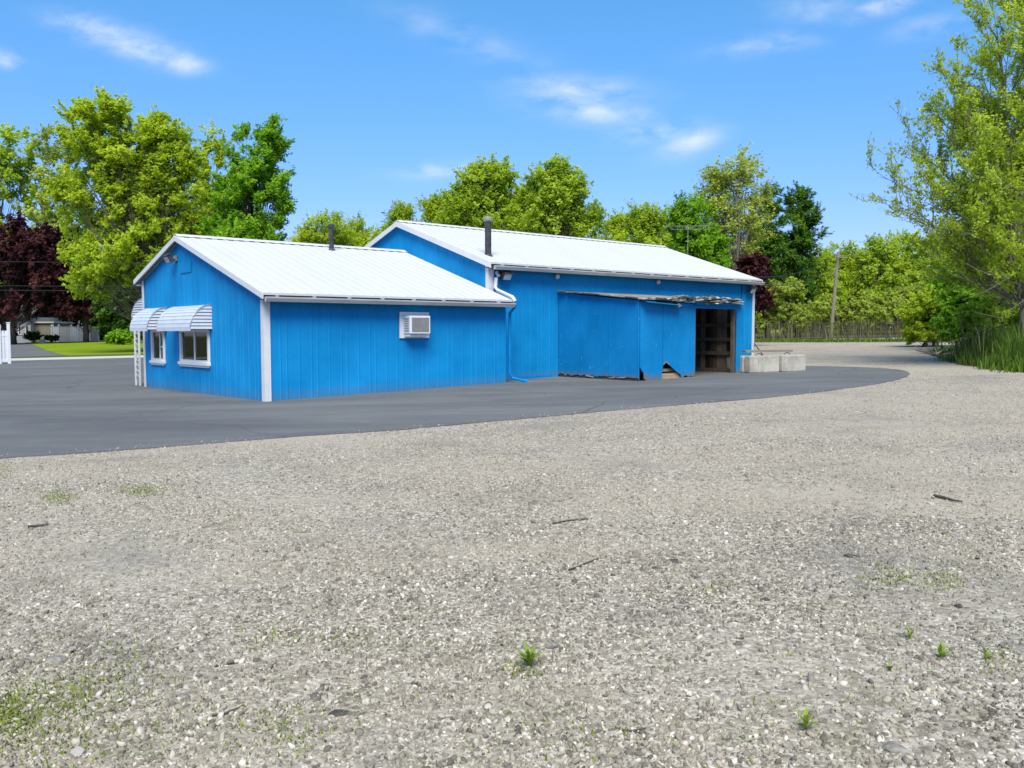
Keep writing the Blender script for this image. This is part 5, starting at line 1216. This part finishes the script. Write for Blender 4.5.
rock(675, 562, 0.034, M['rock_dark'], 'dark pebble directly above left of the whitest rock', 5); rock(850, 557, 0.04, M['rock_dark'], 'dark stone right of centre in open gravel', 6)
rock(553, 648, 0.045, M['rock_grey'], 'grey rock beside the centre weed', 7, 0.7); rock(78, 755, 0.035, M['rock_white'], 'white rock in the bottom left corner', 8, 0.6)
rock(958, 607, 0.035, M['rock_dark'], 'dark pebble at the right among yellowish weeds', 9); rock(766, 601, 0.03, M['rock_dark'], 'dark pebble below right of the whitest rock', 10)
rock(895, 750, 0.06, M['rock_grey'], 'flat grey chunk near the bottom right corner', 11, 0.3); rock(370, 735, 0.028, M['rock_grey'], 'grey pebble right of the dark bottom lump', 12)
def gpx(px, py):
    lo_, hi_ = 2.0, 120.0
    for _ in range(50):
        md_ = (lo_+hi_)/2; p = at(px, py, md_)
        if p.z > ground_z(p.x, p.y): lo_ = md_
        else: hi_ = md_
    p = at(px, py, lo_); return Vector((p.x, p.y, ground_z(p.x, p.y)))
def twig_on_ground(pix, r, label, side=()):
    pts = [gpx(*q)+Vector((0, 0, r+0.008)) for q in pix]
    q = MB(); q.tube(pts, [r*(1-0.5*i/(len(pts)-1)) for i in range(len(pts))], 5)
    for (i, b) in side: q.tube([pts[i], gpx(*b)+Vector((0, 0, r+0.015))], [r*0.7, r*0.3], 5)
    return tag(q.build('twig', M['bark']), label, 'twig')
twig_on_ground([(569, 572), (578, 569), (588, 564.5), (600, 560)], 0.008, 'straight dark twig in the gravel at picture centre')
twig_on_ground([(934, 498), (944, 500), (954, 503), (962, 504)], 0.016, 'dark stick on the right in the middle of the gravel')
twig_on_ground([(622, 733), (632, 734), (646, 731)], 0.006, 'small forked twig near the bottom of the picture', ((1, (640, 738)),))
twig_on_ground([(212, 718), (226, 716), (244, 708)], 0.006, 'curved twig at the bottom left')
twig_on_ground([(553, 525), (570, 522), (592, 520)], 0.008, 'pale thin twig above the centre twig')
twig_on_ground([(28, 529), (38, 528), (48, 526.5)], 0.014, 'dark stick at the far left below the grass patch')
def weed(px, py, n, ln_, label, seed, red=False):
    p = gpx(px, py); rg_ = random.Random(seed); o = thing('weed', label, 'weed', p)
    q = MB()
    for i in range(n):
        a = rg_.uniform(0, 6.28); el = rg_.uniform(0.5, 1.35); l_ = ln_*rg_.uniform(0.6, 1.1); h0 = rg_.uniform(0, 0.45)*ln_
        d = Vector((math.cos(a)*math.cos(el), math.sin(a)*math.cos(el), math.sin(el))); s_ = Vector((-math.sin(a), math.cos(a), 0)); w_ = l_*0.11
        b = Vector((0, 0, h0)); m1 = b+d*l_*0.5; t_ = b+d*l_+Vector((math.cos(a), math.sin(a), -0.6))*l_*0.14
        up = d.cross(s_)*w_*0.3
        q.add([b-s_*w_*.3, b+s_*w_*.3, m1+s_*w_+up, m1-s_*w_+up, t_], [(0, 1, 2, 3), (3, 2, 4)], rg_.uniform(0.2, 1))
    q.build('leaves', M['weed'], o)
    q = MB(); q.tube([(0, 0, -0.01), (0.004, 0.002, ln_*0.55)], [0.006, 0.004], 5); q.build('stem', M['rust'] if red else M['weed'], o)
    return o
weed(529, 668, 26, 0.10, 'bright green tufted weed at the bottom centre beside a grey rock', 1)
weed(805, 732, 18, 0.085, 'upright weed with reddish stem near the bottom right', 2, True)
weed(940, 660, 14, 0.07, 'small spreading weed at the right near scattered weeds', 3); weed(910, 640, 8, 0.06, 'tiny weed at the right above the spreading weed', 4)
weed(985, 660, 10, 0.06, 'small weed closest to the right frame edge', 5); weed(890, 672, 7, 0.05, 'tiny weed left of the spreading weed', 6)
# low moss and grass in the gravel
rg = np.random.default_rng(12); pts = []
for (px, py, sx, sy, n) in [(58, 498, 12, 3.5, 230), (142, 491, 15, 3, 320), (4, 470, 6, 5, 120), (890, 578, 16, 6, 110), (940, 583, 14, 6, 90), (720, 590, 12, 6, 40), (10, 715, 14, 12, 300), (55, 700, 32, 16, 260), (110, 690, 40, 22, 200), (60, 735, 45, 18, 160), (190, 730, 60, 20, 110),
                             (290, 730, 30, 16, 130), (345, 640, 20, 6, 40), (275, 640, 22, 8, 60), (130, 655, 25, 12, 80), (30, 745, 30, 14, 90), (520, 672, 12, 4, 60), (430, 690, 60, 30, 60), (860, 690, 60, 25, 60), (1000, 655, 20, 14, 60), (700, 740, 60, 15, 50), (170, 530, 60, 14, 60), (340, 470, 60, 8, 40), (560, 740, 50, 15, 40), (960, 530, 30, 10, 30)]:
    for i in range(int(n*2.2)):
        a, b = rg.normal(px, sx), rg.normal(py, sy)
        if b < 462 or b > 800: continue
        p = gpx(a, b); pts.append((p.x, p.y, p.z+0.002))
tag(blades('ground_moss', pts, 0.006, 0.026, 0.0085, M['moss'], 15, 1.1), 'sparse green moss and seedlings in the gravel', 'moss', kind='stuff')
# washed-out debris at the right edge
q = MB(); rr = random.Random(4)
for i in range(14):
    p = gpx(938+rr.uniform(-8, 14), 354+rr.uniform(-2, 3)); q.tube([p+Vector((0, 0, 0.04)), p+Vector((rr.uniform(-1.2, 1.2), rr.uniform(-.6, .6), 0.12+rr.uniform(0, .2)))], [0.05, 0.015], 5)
tag(q.build('brush_pile', M['pole_wood']), 'low pile of grey fallen sticks beside the tall grass', 'brush pile')
